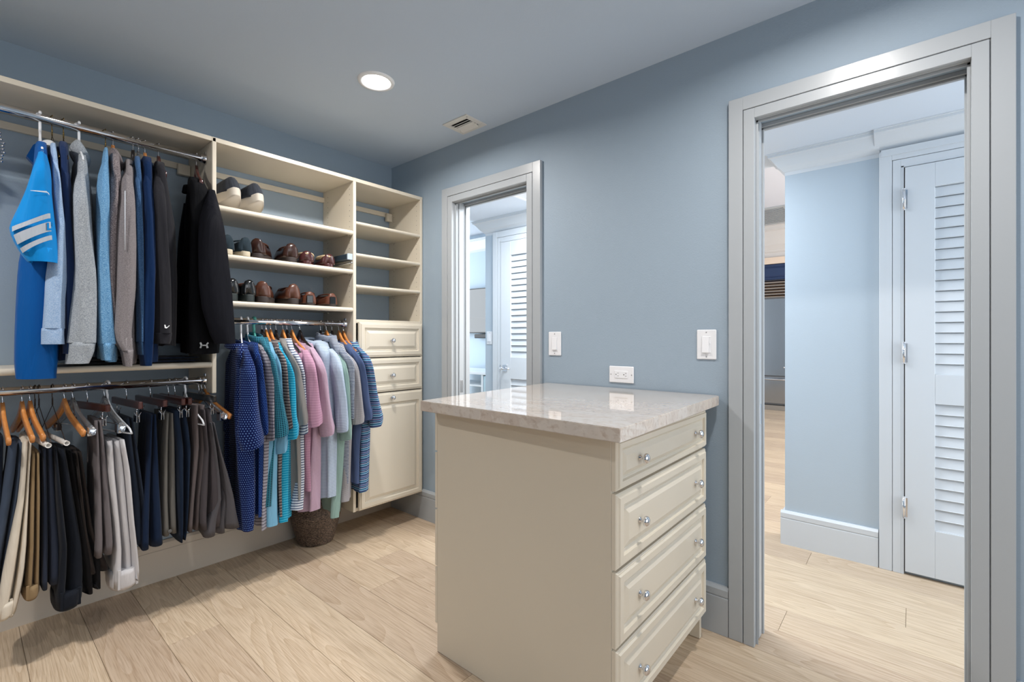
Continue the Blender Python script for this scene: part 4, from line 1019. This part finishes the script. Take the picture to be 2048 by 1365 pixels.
polo('brown shirt with white pinstripes in the middle of the rod', 541, cloth('brown_pinstripe', (84, 76, 78), 'stripe', (196, 190, 186), (.0150, .16)), None, None, 0,
    [(682, 538, 554), (715, 548, 566), (800, 560, 578), (880, 552, 566), (960, 552, 565), (1036, 556, 566)], 'wood', 'orange wooden hanger holding the brown pinstriped shirt', 26, (535, 552, 679),
    sl=[(690, 545, 556), (720, 556, 566), (750, 560, 572), (800, 563, 577), (845, 568, 582), (856, 570, 582)], ys=2.385)
polo('bright cyan striped shirt in the middle of the rod', 552, cloth('cyan_stripe', (22, 140, 180), 'stripe', (78, 182, 208), (.012, .3)), None, None, 0,
    [(684, 546, 560), (720, 558, 572), (800, 570, 586), (870, 562, 584), (960, 562, 583), (1044, 562, 583)], 'black', 'black wooden hanger holding the bright cyan shirt', 27, (545, 560, 682),
    sl=[(694, 552, 562), (720, 562, 573), (750, 568, 584), (790, 570, 588), (830, 572, 590), (858, 573, 597), (876, 572, 590)], ys=2.375)
polo('plain taupe grey shirt between the cyan and white striped shirts', 566, cloth('taupe_pique', (134, 132, 130)), None, None, 0,
    [(680, 554, 570), (715, 568, 582), (800, 584, 602), (870, 583, 600), (940, 584, 602), (1000, 585, 603)], 'wood', 'orange wooden hanger holding the plain taupe shirt', 28, (553, 569, 678),
    sl=[(690, 562, 573), (715, 572, 584), (740, 580, 598), (760, 583, 601), (800, 587, 608), (842, 592, 614), (848, 594, 612)], ys=2.38)
polo('white shirt with bold navy stripes beside the pink shirts', 574, cloth('navy_white_stripe', (208, 214, 224), 'stripe', (60, 76, 112), (.0130, .34)), None, None, 0,
    [(680, 566, 582), (715, 578, 594), (800, 596, 610), (870, 597, 611), (960, 596, 612), (1020, 586, 611)], 'black', 'black wooden hanger holding the white striped shirt', 29, (564, 580, 677),
    sl=[(690, 572, 584), (715, 582, 597), (750, 594, 606), (800, 597, 610), (850, 599, 612), (866, 598, 611)], ys=2.40)
polo('rose pink shirt with fine darker lines', 584, cloth('rose_stripe', (180, 138, 160), 'stripe', (148, 108, 138), (.0130, .12)), None, None, 0,
    [(690, 583, 610), (715, 592, 620), (760, 604, 628), (850, 606, 628), (920, 608, 624), (984, 612, 624)], 'wood', 'orange wooden hanger holding the rose pink shirt', 30, (580, 610, 684),
    sl=[(700, 600, 618), (722, 608, 624), (760, 611, 632), (800, 612, 638), (836, 612, 645), (852, 618, 643)], ys=2.365)
polo('lilac pink shirt with fine lines, right of the rose pink shirt', 600, cloth('lilac_stripe', (184, 158, 176), 'stripe', (160, 132, 154), (.0075, .25)), None, None, 0,
    [(688, 605, 626), (715, 614, 636), (760, 624, 644), (850, 616, 642), (940, 606, 640), (1028, 604, 636)], 'black', 'black wooden hanger holding the lilac pink shirt', 31, (603, 624, 684),
    sl=[(698, 616, 632), (720, 624, 640), (750, 632, 648), (800, 636, 656), (840, 638, 664), (862, 640, 669), (870, 648, 664)], ys=2.37)
polo('pale blue and white striped shirt with a standing collar', 641, cloth('pale_blue_stripe', (150, 166, 188), 'stripe', (190, 204, 222), (.0080, .45)), None, None, 0,
    [(684, 624, 654), (710, 632, 668), (760, 640, 676), (860, 640, 674), (940, 638, 673), (1002, 636, 675)], 'black', 'black wooden hanger holding the pale blue striped shirt', 32, (624, 657, 680),
    sl=[(698, 650, 668), (712, 660, 676), (760, 666, 684), (800, 672, 689), (850, 674, 694), (862, 680, 692)], ys=2.365)
polo('plain mint green shirt hanging low beyond the pale blue striped shirt', 653, cloth('mint_pique', (138, 166, 160)), None, None, 0,
    [(688, 658, 674), (720, 668, 684), (800, 680, 694), (880, 672, 694), (960, 668, 690), (1034, 666, 682)], 'wood', 'orange wooden hanger holding the mint green shirt', 33, (656, 673, 684),
    sl=[(696, 664, 676), (720, 674, 685), (760, 680, 692), (820, 684, 697), (862, 680, 702), (878, 684, 702)], ys=2.39)
polo('shirt with tight navy and white stripes behind the mint shirt', 664, cloth('tight_navy_stripe', (196, 204, 214), 'stripe', (34, 44, 76), (.0080, .55)), None, None, 0,
    [(674, 654, 672), (700, 662, 680), (740, 676, 694), (850, 686, 700), (920, 686, 700), (966, 688, 698)], 'black', 'black wooden hanger holding the tight navy striped shirt', 34, (651, 674, 669),
    sl=[(688, 668, 680), (710, 678, 692), (726, 688, 702), (780, 692, 703), (836, 692, 701)], ys=2.385)
polo('light grey shirt with fine horizontal lines', 678, cloth('fine_grey_stripe', (168, 166, 168), 'stripe', (134, 134, 144), (.0055, .4)), None, None, 0,
    [(688, 668, 684), (720, 682, 700), (800, 700, 716), (850, 690, 708), (930, 688, 706), (1002, 684, 704)], 'wood', 'orange wooden hanger holding the light grey shirt', 35, (664, 682, 684),
    sl=[(700, 678, 690), (720, 692, 704), (740, 700, 711), (780, 704, 718), (820, 704, 725), (840, 703, 729), (846, 706, 722)], ys=2.385)
polo('plain slate navy shirt, second from the drawer tower', 687, cloth('slate_pique', (70, 86, 122)), None, None, 0,
    [(686, 684, 700), (710, 696, 714), (760, 708, 724), (830, 708, 730), (900, 706, 722), (968, 706, 719)], 'wood', 'orange wooden hanger holding the slate navy shirt', 36, (683, 699, 683),
    sl=[(696, 694, 706), (712, 704, 716), (732, 712, 723), (770, 716, 731), (810, 719, 738), (830, 722, 744), (838, 726, 744)], ys=2.375)
polo('blue, purple and teal multi-striped shirt, rightmost on the middle rod', 695, cloth('multi_stripe', (0, 0, 0), 'multi', (0, 0, 0), (.046, 0), c3=[(0, (58, 62, 104)), (.14, (130, 176, 206)), (.24, (44, 92, 128)), (.40, (176, 204, 224)), (.47, (64, 60, 100)), (.62, (108, 160, 192)), (.70, (52, 66, 110)), (.82, (150, 140, 180)), (.9, (40, 96, 126))]), None, None, 0,
    [(684, 698, 714), (705, 708, 726), (740, 716, 736), (830, 720, 744), (900, 718, 742), (985, 714, 740)], 'wood', 'orange wooden hanger holding the multi-striped shirt', 37, (697, 714, 681),
    sl=[(694, 710, 720), (712, 722, 734), (740, 730, 740), (780, 734, 748), (820, 738, 760), (838, 739, 765), (852, 746, 756)], ys=2.365)

# ---- lower rod: trousers ----------------------------------------------------
HLG = 'hangers on the lower rod'
def trousers(label, rows, mt, lobes, seed, yf=2.47, depth=.23, waist=None, loops=0, stag=.012, minw=.004):
    rn = random.Random(seed*7+1); lobes = max(2, lobes-1) if lobes > 2 else lobes
    q0 = rows[0]; Xc, zt = onY((q0[1]+q0[2])/2, q0[0], yf)
    r = empty('trousers', (Xc, 2.59, zt), label, 'trousers', TRG)
    ya, yb = rows[0][0], rows[-1][0]; m = MB(); nl = 16; n = 22; endr = []
    offs = [0.0]
    for i in range(lobes): offs.append(offs[-1]+rn.uniform(.6, 1.4))
    offs = [o_/offs[-1] for o_ in offs]
    for i in range(lobes):
        st_ = rn.uniform(0, stag) if i % 2 else rn.uniform(-.004, .006); ph = rn.uniform(0, 6.28); rings = []; dz = rn.uniform(-6, 0) if i else 0
        for k in range(nl):
            t = k/(nl-1); y = ya+(yb+dz-ya)*t; xl, xr = interp(rows, y)
            YFk = yf+st_+.006*sin(t*5+ph)
            Xl, z = onY(xl, y, YFk+.015); Xr, _ = onY(xr, y, YFk+.015)
            a0 = Xl+(Xr-Xl)*offs[i]-.001; a1 = Xl+(Xr-Xl)*offs[i+1]+.001; cx, hw = (a0+a1)/2, max(minw, (a1-a0)/2)
            ring = []
            for j in range(n):
                a = 2*PI*j/n; c, s_ = cos(a), sin(a); e = .5-.5*sp(c, .7)
                hh = hw+(min(hw, .012)-hw)*min(1, e*1.3)
                xb = cx+(Xc-cx)*e*.6
                ring.append((xb+sp(s_, .75)*hh*(1+.12*sin(e*13+ph+t*3)), YFk+(depth-st_)*e*(1-.05*t), z+(.012*e if t > .92 else 0)))
            rings.append(ring)
        inner = [(sum(p[0] for p in rings[-1])/n*.5+p[0]*.5, p[1]+(.006 if p[1] < 2.58 else -.006), p[2]+.02) for p in rings[-1]]
        m.loft(rings+[inner], cap0=True, cap1=True)
    m.build('trouser_leg', mt, r)
    if waist:
        y0, y1 = waist; a = interp(rows, y0); b_ = interp(rows, y1); mb = MB(); rings = []
        for k in range(6):
            t = k/5; y = y0+(y1-y0)*t; xl, xr = a[0]+(b_[0]-a[0])*t-1, a[1]+(b_[1]-a[1])*t+1
            Xl, z = onY(xl, y, yf); Xr, _ = onY(xr, y, yf); cx, hw = (Xl+Xr)/2, (Xr-Xl)/2
            g = .003 if 0 < k < 5 else 0
            rings.append([(cx+(hw+g)*sp(cos(2*PI*j/28), .85), yf+.10+(.108+g)*sp(sin(2*PI*j/28), .85), z+.006*cos(2*PI*j/28)) for j in range(28)])
        cc = rings[-1]; inner = [(cx+(p[0]-cx)*.85, yf+.10+(p[1]-yf-.10)*.95, p[2]+.015) for p in cc]
        mb.loft(rings+[inner], cap1=True, cap0=True); wb = mb.build('waistband', mt, r)
        for i in range(loops):
            q = (.22, .86, .5)[i]; Xm = cx-hw+2*hw*q; zt_ = rings[0][0][2]; zb_ = rings[-1][0][2]
            qa = abs(2*q-1); dd = .105*(1-qa**2.86)**.35
            MB().box(Xm-.0045, Xm+.0045, yf+.10-dd-.008, yf+.10-dd-.002, zb_-.002, zt_+.004, 0, .0015).build('belt_loop', mt, wb)
    return r
def tcl(name, c, **k): return cloth(name, c, sheen=.04, **k)
trousers('dark navy trousers at the far left edge', [(880, -14, 9), (1000, -20, 6), (1150, -30, 4)], tcl('t_navy_a', (22, 28, 40)), 2, 1)
trousers('slate blue grey trousers, second from the left edge', [(888, 16, 47), (950, 4, 45), (1000, -4, 38), (1100, -24, 22), (1220, -44, 4)], tcl('t_slate', (62, 72, 88)), 3, 2, yf=2.455)
trousers('cream trousers hanging lowest at the far left, waistband down', [(884, 44, 64), (950, 40, 60), (1000, 34, 58), (1100, 8, 55), (1160, -6, 50), (1215, -14, 38), (1246, -14, 28)], tcl('t_cream', (214, 204, 188)), 3, 3, yf=2.45, waist=(1216, 1248), loops=2, stag=.03)
trousers('tan khaki trousers beside the cream pair', [(908, 62, 80), (1000, 58, 82), (1100, 56, 81), (1170, 50, 80), (1190, 49, 80)], tcl('t_tan', (140, 118, 88)), 2, 4, yf=2.455, waist=(1180, 1205), loops=1)
trousers('charcoal navy trousers right of the tan pair', [(900, 84, 106), (1000, 83, 114), (1100, 82, 122), (1160, 81, 122), (1182, 82, 120)], tcl('t_charcoal_navy', (44, 50, 64)), 3, 5, yf=2.46)
trousers('blue black trousers with the waistband at the bottom, hanging lowest', [(902, 106, 132), (1000, 112, 150), (1100, 120, 168), (1160, 114, 172), (1190, 110, 171), (1222, 112, 166)], tcl('t_blue_black', (26, 30, 38)), 3, 6, yf=2.45, waist=(1196, 1228), loops=2, stag=.03)
trousers('black trousers behind the blue black pair', [(908, 136, 152), (980, 146, 166), (1060, 160, 186), (1130, 168, 204), (1190, 172, 205)], tcl('t_black', (20, 19, 21)), 2, 7, yf=2.48)
trousers('dark brown trousers under the big orange hanger', [(906, 150, 164), (980, 158, 176), (1060, 166, 188), (1150, 176, 226)], tcl('t_brown', (44, 38, 36)), 2, 8, yf=2.475)
trousers('warm grey pressed trousers with hem upright, on a dark bar hanger', [(842, 189, 204), (900, 189, 211), (1000, 190, 221), (1080, 189, 229), (1100, 188, 230), (1118, 188, 228)], tcl('t_warm_grey', (108, 102, 104)), 2, 9, yf=2.46, depth=.22)
trousers('off-white trousers with stitched waistband at the bottom', [(884, 213, 250), (950, 214, 262), (1050, 226, 270), (1100, 229, 276), (1150, 226, 281), (1180, 226, 281)], tcl('t_off_white', (200, 198, 200)), 4, 10, yf=2.45, waist=(1150, 1187), loops=2, stag=.02)
trousers('blue grey trousers right of the off-white pair', [(838, 249, 266), (900, 254, 276), (1000, 266, 290), (1090, 270, 296)], tcl('t_blue_grey', (38, 46, 60)), 3, 11, yf=2.47)
trousers('deep navy trousers on a dark bar hanger with clips', [(830, 300, 313), (900, 294, 318), (1000, 284, 324), (1060, 280, 328), (1103, 279, 330)], tcl('t_deep_navy', (24, 38, 62)), 3, 12, yf=2.46)
trousers('olive grey trousers with a button showing at the hem', [(828, 330, 348), (900, 325, 351), (1000, 322, 353), (1050, 324, 355), (1074, 325, 356)], tcl('t_olive_grey', (106, 104, 100)), 3, 13, yf=2.465)
ob = C.objects.get('trousers.012')
if ob:
    bx_, bz_ = onY(340, 1063, 2.46); MB().lathe([(.001, 0), (.007, .001), (.008, .003), (.005, .0035), (.001, .003)], (bx_, 2.462, bz_), (0, -1, 0), 16).build('button', mat('grey_button', (90, 90, 90), .4), ob)
trousers('dark navy trousers folded over a white plastic hanger', [(822, 344, 372), (850, 345, 378), (900, 352, 384), (1000, 356, 380), (1060, 358, 376), (1086, 359, 371)], tcl('t_dark_navy', (24, 36, 54)), 2, 14, yf=2.455)
trousers('brownish grey trousers hanging beside the dark navy pair', [(812, 384, 412), (900, 386, 414), (1000, 378, 402), (1050, 374, 400), (1066, 374, 398)], tcl('t_brown_grey', (92, 84, 84)), 3, 15, yf=2.46)
trousers('dark brownish grey trousers with a pocket flap, near the side panel', [(820, 404, 422), (900, 410, 436), (980, 402, 448), (1040, 398, 450), (1062, 402, 446)], tcl('t_dark_brown_grey', (76, 71, 74)), 3, 16, yf=2.44)
trousers('mid grey trousers, rightmost on the lower rod', [(846, 420, 428), (900, 428, 441), (950, 432, 457), (1000, 432, 471), (1050, 412, 482), (1078, 406, 489)], tcl('t_mid_grey', (88, 86, 90)), 4, 17, yf=2.43, stag=.03)
LOW = [(5, 'wood', 'orange wooden hanger cut off by the left edge'), (44, 'wood', 'orange wooden hanger over the cream trousers, left one of a close pair'), (60, 'wood', 'orange wooden hanger over the tan trousers, right one of a close pair'),
       (70, 'tube', 'dark wire hanger with white card tube beside the pair of orange hangers'), (78, 'wire', 'dark wire hanger behind the white card tube'), (105, 'tube', 'dark wire hanger with card tube holding the blue black trousers'),
       (129, 'wood', 'large orange wooden hanger in front of the black trousers'), (146, 'clear', 'clear plastic clip hanger beside the large orange hanger'), (175, 'redclip', 'dark red bar hanger holding the warm grey trousers'),
       (209, 'clear', 'clear plastic clip hanger holding the off-white trousers'), (215, 'plastic', 'white plastic hanger over the off-white trousers'), (253, 'redclip', 'dark red bar hanger holding the blue grey trousers'),
       (301, 'redclip', 'dark red bar hanger holding the deep navy trousers'), (337, 'redclip', 'dark red bar hanger holding the olive grey trousers'), (350, 'redclip', 'dark red bar hanger next to the olive grey trousers, further right'),
       (371, 'plastic', 'white plastic hanger holding the folded dark navy trousers'), (398, 'blackclip', 'black bar hanger holding the brownish grey trousers'), (404, 'clear', 'clear plastic clip hanger near the side panel'), (411, 'wood', 'orange wooden hanger, rightmost on the lower rod')]
for px, kd, lab in LOW:
    x = hook_x(px, RL)
    ang = {44: .10, 60: .14, 129: .22, 146: .25, 175: .25, 209: .2, 215: .26, 5: .05, 371: .12, 404: .3, 411: .34}.get(px, .1)
    hanger(kd, x, RL, lab, HLG, ang)

# ------------------------------------------------------------------ shoes
def shoe_mesh(L_=.29, W_=.10, H_=.095, toeH=.05, collarH=None, sole=.022, open_from=.45, boxy=4):
    """toe at -L/2 .. heel at +L/2 along local y ; returns upper, sole, insole"""
    def hwid(s): return W_/2*(.55+.45*sin(PI*min(1, s*1.6)*.5) if s < .62 else .98-.16*((s-.62)/.38))
    def hgt(s):
        if s < .45: return toeH+(H_*.86-toeH)*(max(0, (s-.08)/.37))**1.5
        return H_*(.86+.14*((s-.45)/.55)**1.5)-(.012*sin(PI*(s-.45)/.55))
    up = MB(); rings = []; SS_ = [0, .02]+[.05+.9*i/18 for i in range(19)]+[.965, .978, .988, 1.0]; ns = len(SS_)
    cs = [-1, -.99, -.96, -.88, -.82, -.76, -.6, -.3, 0, .3, .6, .76, .82, .88, .96, .99, 1]
    for k in range(ns):
        s = SS_[k]; y = (-L_/2+L_*s)*.962; hw = hwid(s)*.97*(sin(PI*.5*min(1, s/.15+.16)))*(sin(PI*.5*min(1, (1-s)/.09+.38))); h = hgt(s)*(sin(PI*.5*min(1, s/.16+.25)))
        ring = []
        for c in cs:
            z = sole+(h-sole*.2)*(1-abs(c)**boxy)**.5*.92 if True else 0
            x = hw*c*(.86+.14*(1 if abs(c) > .9 else 1))
            if open_from < s < .975 and abs(c) < .80:
                z = sole+.006
            ring.append((x, y, max(sole*.8, z)))
        ring += [(hw*.5, y, sole*.8), (-hw*.5, y, sole*.8)]
        rings.append(ring)
    up.loft(rings, cap0=True, cap1=True)
    so = MB(); rings = []; 
    for z, g in ((0, .96), (.003, 1.02), (sole-.003, 1.05), (sole, 1.0)):
        ring = []
        for k in range(40):
            a = 2*PI*k/40; yy_ = -sp(cos(a), .9); s = (yy_+1)/2; hw = hwid(max(.03, min(.97, s)))*abs(sin(a))**.6
            toe = (.010 if sole < .04 else .022)*max(0, (.26-s)/.26)**1.5*(1 if z < sole*.5 else .7)
            ring.append((math.copysign(hw*g, sin(a)), yy_*L_/2*(1.0+.02*g), z+toe))
        rings.append(ring)
    so.loft(rings, cap0=True, cap1=True)
    return up, so
SH = {}
def shoe_pair(name, label, cat, kind, pos, mu, ms, details=None, **kw):
    """pos: list of (x, y, rot); rot 0 = toe towards the room"""
    if kind not in SH:
        u, s = shoe_mesh(**kw); SH[kind] = (u.mesh('upper', mu), s.mesh('sole', ms), [(nm, f().mesh(nm, mt)) for nm, f, mt in (details or [])])
    for k, p in enumerate(pos):
        r = bpy.data.objects.new(name, None); C.objects.link(r); r.location = (p[0], p[1], p[2]); r.rotation_euler = (p[4] if len(p) > 4 else 0, 0, p[3]); r.empty_display_size = .03
        r['label'] = label[k]; r['category'] = cat; r['group'] = 'shoes on the closet shelves'
        for nm, me in [('upper', SH[kind][0]), ('sole', SH[kind][1])]+SH[kind][2]:
            o = bpy.data.objects.new(nm, me); C.objects.link(o); o.parent = r
def heel_tab(z0_=.03, z1_=.085, w_=.02, L_=.29):
    def f():
        m = MB(); m.box(-w_/2, w_/2, L_/2-.012, L_/2+.0045, z0_, z1_, 0, .003); return m
    return f
def collar_rim(L_, W_, H_, r_=.005):
    def f():
        m = MB(); pts = []
        for k in range(28):
            a = 2*PI*k/28; yy_ = .18*L_+.27*L_*-cos(a); pts.append((W_*.36*sin(a), yy_, H_*.93+.012*(yy_/L_)-.006))
        m.tube(pts, r_, 8, closed=True); return m
    return f
LBR = mat('dark_brown_leather', (50, 27, 20), .28, coat=.4, bump=.1, bscale=120, var=.25)
LBR2 = mat('tan_brown_leather', (86, 50, 36), .35, coat=.3, bump=.1, bscale=120, var=.2)
LBR3 = mat('oxblood_leather', (66, 30, 30), .3, coat=.4, bump=.15, bscale=90, var=.2)
WOV = mat('woven_orange_leather', (94, 52, 35), .4, bump=.9, bscale=160, var=.35)
SOLB = mat('dark_rubber', (52, 44, 42), .6); SOLW = mat('pale_rubber', (190, 182, 170), .6, var=.12); SOLC = mat('cream_rubber', (196, 184, 160), .6)
CANV = cloth('charcoal_canvas', (52, 56, 64)); TEALC = cloth('dark_teal_canvas', (40, 52, 60)); BKL = mat('black_patent', (18, 20, 22), .15, coat=.6)
S1, S2, S3 = 1.8415, 1.6125, 1.3875
pi = PI
shoe_pair('sneaker', ['charcoal canvas sneaker with thick pale sole on the top shelf, left of the pair', 'charcoal canvas sneaker with thick pale sole on the top shelf, right of the pair'], 'shoe', 'sneaker', [(.866, 2.655, S1+.021, .10, math.radians(-8.5)), (.975, 2.665, S1+.021, .14, math.radians(-8.5))], CANV, SOLW,
    L_=.285, W_=.122, H_=.11, toeH=.100, sole=.046, boxy=2.3)
shoe_pair('sneaker', ['dark teal canvas sneaker by the black sweatshirt on the second shelf, left of the pair', 'dark teal canvas sneaker by the brown loafers on the second shelf, right of the pair'], 'shoe', 'lowsneaker', [(.835, 2.655, S2, pi+.05), (.915, 2.655, S2, pi+.05)], TEALC, SOLC,
    [('ankle_rim', collar_rim(.28, .095, .085, .004), cloth('teal_rim', (60, 74, 84)))], L_=.28, W_=.085, H_=.082, toeH=.05, sole=.024)
shoe_pair('slip_on_shoe', ['dark brown leather shoe in the middle of the second shelf, left of the pair', 'dark brown leather shoe in the middle of the second shelf, right of the pair'], 'shoe', 'loafer', [(1.050, 2.655, S2, pi-.55), (1.170, 2.660, S2, pi-.15)], LBR, SOLB,
    [('ankle_rim', collar_rim(.28, .10, .09, .0045), LBR2)], L_=.28, W_=.098, H_=.088, toeH=.05, sole=.026)
shoe_pair('clog', ['dark oxblood fur-lined slip-on on the second shelf, left of the pair', 'dark oxblood fur-lined slip-on on the second shelf, right of the pair'], 'shoe', 'clog', [(1.280, 2.650, S2, pi-.35), (1.385, 2.652, S2, pi-.15)], LBR3, LBR3,
    [('fur_lining', collar_rim(.25, .10, .066, .010), cloth('tan_fleece', (164, 142, 110), 'melange', (196, 178, 146), weave=1.0))], L_=.25, W_=.092, H_=.064, toeH=.042, sole=.02)
shoe_pair('boat_shoe', ['two-tone black and brown shoe on the lowest shelf, mostly hidden by the sweatshirt', 'two-tone black and brown shoe on the lowest shelf beside the tan brown pair'], 'shoe', 'boat', [(.862, 2.655, S3, pi), (.945, 2.655, S3, pi-.05)], BKL, mat('green_black_rubber', (38, 46, 46), .5),
    [('ankle_rim', collar_rim(.28, .095, .094, .008), mat('brown_suede', (96, 56, 44), .7))], L_=.28, W_=.090, H_=.088, toeH=.05, sole=.036)
shoe_pair('chukka_shoe', ['tan brown leather lace-up on the lowest shelf, left of the pair', 'tan brown leather lace-up on the lowest shelf, right of the pair'], 'shoe', 'chukka', [(1.062, 2.655, S3, pi-.45), (1.175, 2.660, S3, pi-.1)], LBR2, SOLB,
    [('ankle_rim', collar_rim(.28, .10, .096, .005), LBR)], L_=.28, W_=.098, H_=.092, toeH=.052, sole=.032)
shoe_pair('woven_loafer', ['woven orange brown loafer with black heel patch on the lowest shelf, left of the pair', 'woven orange brown loafer with black heel patch on the lowest shelf, right of the pair'], 'shoe', 'woven', [(1.290, 2.655, S3, pi-.3), (1.388, 2.655, S3, pi-.05)], WOV, SOLB,
    [('heel_patch', heel_tab(.012, .055, .034, .27), BKL), ('ankle_rim', collar_rim(.27, .092, .076, .004), LBR2)], L_=.27, W_=.088, H_=.072, toeH=.045, sole=.012)

# ------------------------------------------------------------------ wicker basket
def basket():
    m = MB(); rings = []; n = 96; cx, cy = 1.375, 2.705
    prof = [(.0005, .003), (.085, .003), (.098, .006), (.106, .03), (.120, .08), (.133, .13), (.141, .17), (.139, .185), (.128, .22), (.112, .262), (.116, .268), (.112, .272), (.106, .262), (.120, .21), (.130, .17), (.10, .02), (.0005, .012)]
    fine = []
    for (r0, z0_), (r1, z1_) in zip(prof, prof[1:]):
        k = max(1, int(abs(z1_-z0_)/.0025))
        for i in range(k): fine.append((r0+(r1-r0)*i/k, z0_+(z1_-z0_)*i/k))
    fine.append(prof[-1])
    for rr, z in fine:
        ring = []
        for j in range(n):
            a = 2*PI*j/n; d = .0026*sin(z*560+a*18)*(.6+.4*sin(a*32)) if rr > .09 else 0
            ring.append((cx+(rr+d)*cos(a), cy+(rr+d)*sin(a), z))
        rings.append(ring)
    m.loft(rings); mt, nt, b = nodes('dark_wicker'); L = nt.links
    uv = N(nt, 'ShaderNodeTexCoord'); mp = N(nt, 'ShaderNodeMapping'); mp.inputs['Scale'].default_value = (1, 1, 3); L.new(uv.outputs['Object'], mp.inputs['Vector'])
    n_ = N(nt, 'ShaderNodeTexNoise'); n_.inputs['Scale'].default_value = 110; L.new(mp.outputs[0], n_.inputs['Vector'])
    r_ = N(nt, 'ShaderNodeValToRGB'); r_.color_ramp.elements[0].color = lin((38, 30, 27)); r_.color_ramp.elements[1].color = lin((128, 108, 92)); r_.color_ramp.elements[0].position = .38; r_.color_ramp.elements[1].position = .68
    L.new(n_.outputs[0], r_.inputs[0]); L.new(r_.outputs[0], b.inputs['Base Color']); b.inputs['Roughness'].default_value = .55
    o = m.build('wicker_basket', mt); tag(o, 'dark brown round wicker basket on the floor under the shirts', 'basket'); return o
basket()

# ------------------------------------------------------------------ seen through the doorways
# built-in stainless refrigerator
r = empty('refrigerator', (8.95, 1.7, 0), 'tall stainless built-in refrigerator in the far kitchen', 'refrigerator')
FXx = 8.9; fy0, fy1 = 1.25, 2.2
SS = mat('fridge_steel', (168, 172, 178), .16, metal=1, bump=.12, bscale=1.6)
box('fridge_body', FXx+.03, 9.29, fy0, fy1, 0, 2.2, mat('fridge_side', (120, 120, 122), .4), r)
box('kick_plate', FXx+.004, FXx+.03, fy0, fy1, .0, .10, STEEL, r, .002)
MB().box(FXx+.001, FXx+.004, fy0+.02, fy1-.25, .085, .098).build('kick_slot', BLACKHOLE, r)
d = box('freezer_drawer', FXx, FXx+.03, fy0, fy1, .118, .565, SS, r, .003)
MB().tube([(FXx-.045, fy0+.05, .525), (FXx-.045, fy1-.05, .525)], .013, 12).build('drawer_handle', CHROME, d)
d = box('fridge_door', FXx, FXx+.03, fy0, fy1, .585, 1.885, SS, r, .003)
MB().tube([(FXx-.05, 1.615, .72), (FXx-.05, 1.615, .742)], .012, 12).tube([(FXx, 1.60, .73), (FXx-.05, 1.615, .73)], .008, 8).build('door_handle_foot', CHROME, d)
for k in range(6):
    z = 1.912+k*.049
    m = MB(); m.add([(FXx+.03, y, z+.030) for y in (fy0, fy1)]+[(FXx-.004, y, z) for y in (fy0, fy1)]+[(FXx-.004, y, z+.012) for y in (fy0, fy1)]+[(FXx+.03, y, z+.040) for y in (fy0, fy1)], [(0, 1, 3, 2), (2, 3, 5, 4), (4, 5, 7, 6), (6, 7, 1, 0), (0, 2, 4, 6), (1, 7, 5, 3)])
    m.build('grille_slat', mat('warm_steel', (205, 180, 160), .2, metal=1), r)
r = empty('wall_cabinet', (9.0, 1.7, 2.2), 'navy cabinet above the refrigerator', 'cabinet')
NV = mat('navy_lacquer', (42, 58, 92), .25)
box('cabinet_body', FXx+.02, 9.29, fy0, fy1, 2.205, 2.47, NV, r); raised_panel('cabinet_door', (FXx+.02, fy1, 2.21), (0, -1, 0), (0, 0, 1), (-1, 0, 0), fy1-fy0, .255, r, NV)
box('trim_6', FXx+.0, 9.29, fy0-.4, fy1+.4, 2.475, 2.585, mat('warm_trim', (226, 206, 188), .5), kind='structure')
crown('trim_7', [((FXx+.05, -1.7), (-1, 0)), ((FXx+.05, 2.98), (-1, 0))], 2.585, KC, .30, mat('kitchen_crown', (206, 202, 200), .5))
r = empty('ceiling_grille', (8.1, 1.72, KC), 'dark slotted air return in the kitchen ceiling', 'vent')
m = MB(); m.box(7.5, 8.62, 1.32, 1.40, KC-.012, KC, 0, .002); m.box(7.5, 8.62, 2.0, 2.08, KC-.012, KC, 0, .002); m.box(7.5, 7.58, 1.4, 2.0, KC-.012, KC); m.box(8.54, 8.62, 1.4, 2.0, KC-.012, KC); m.build('grille_frame', TRIM, r)
box('grille_void', 7.58, 8.54, 1.4, 2.0, KC-.004, KC-.002, BLACKHOLE, r)
for k in range(16):
    x = 7.61+k*.06; box('grille_slat', x, x+.022, 1.4, 2.0, KC-.012, KC-.006, TRIM, r)
# bedroom: television and white desk
r = empty('television', (4.95, 4.6, 1.6), 'wall-mounted television in the far room, seen through the small doorway', 'television')
box('screen_frame', 4.90, 4.94, 4.20, 5.35, 1.29, 1.945, mat('tv_bezel', (26, 28, 30), .3), r, .004)
box('screen_glass', 4.896, 4.9005, 4.215, 5.335, 1.305, 1.93, mat('tv_glass', (30, 34, 36), .05, coat=1), r)
box('wall_bracket', 4.94, 4.999, 4.6, 4.9, 1.45, 1.75, mat('tv_bezel', (26, 28, 30), .3), r)
box('sound_bar', 4.90, 4.985, 4.62, 4.90, 1.215, 1.275, mat('speaker_black', (20, 22, 26), .4), r, .01)
r = empty('desk', (4.4, 4.3, 0), 'white desk in the far room, below the television', 'desk')
DW = mat('white_lacquer', (236, 242, 246), .3)
box('desk_top', 4.32, 4.90, 3.75, 5.2, .745, .78, DW, r, .003)
box('side_panel', 4.34, 4.88, 4.18, 4.215, 0, .745, DW, r, .002); box('side_panel', 4.34, 4.88, 5.1, 5.14, 0, .745, DW, r, .002)
box('shelf', 4.36, 4.88, 4.215, 5.1, .585, .605, DW, r, .002)
dr = box('drawer', 4.345, 4.86, 3.78, 4.18, .10, .73, mat('pale_blue_front', (190, 216, 226), .4), r, .003)
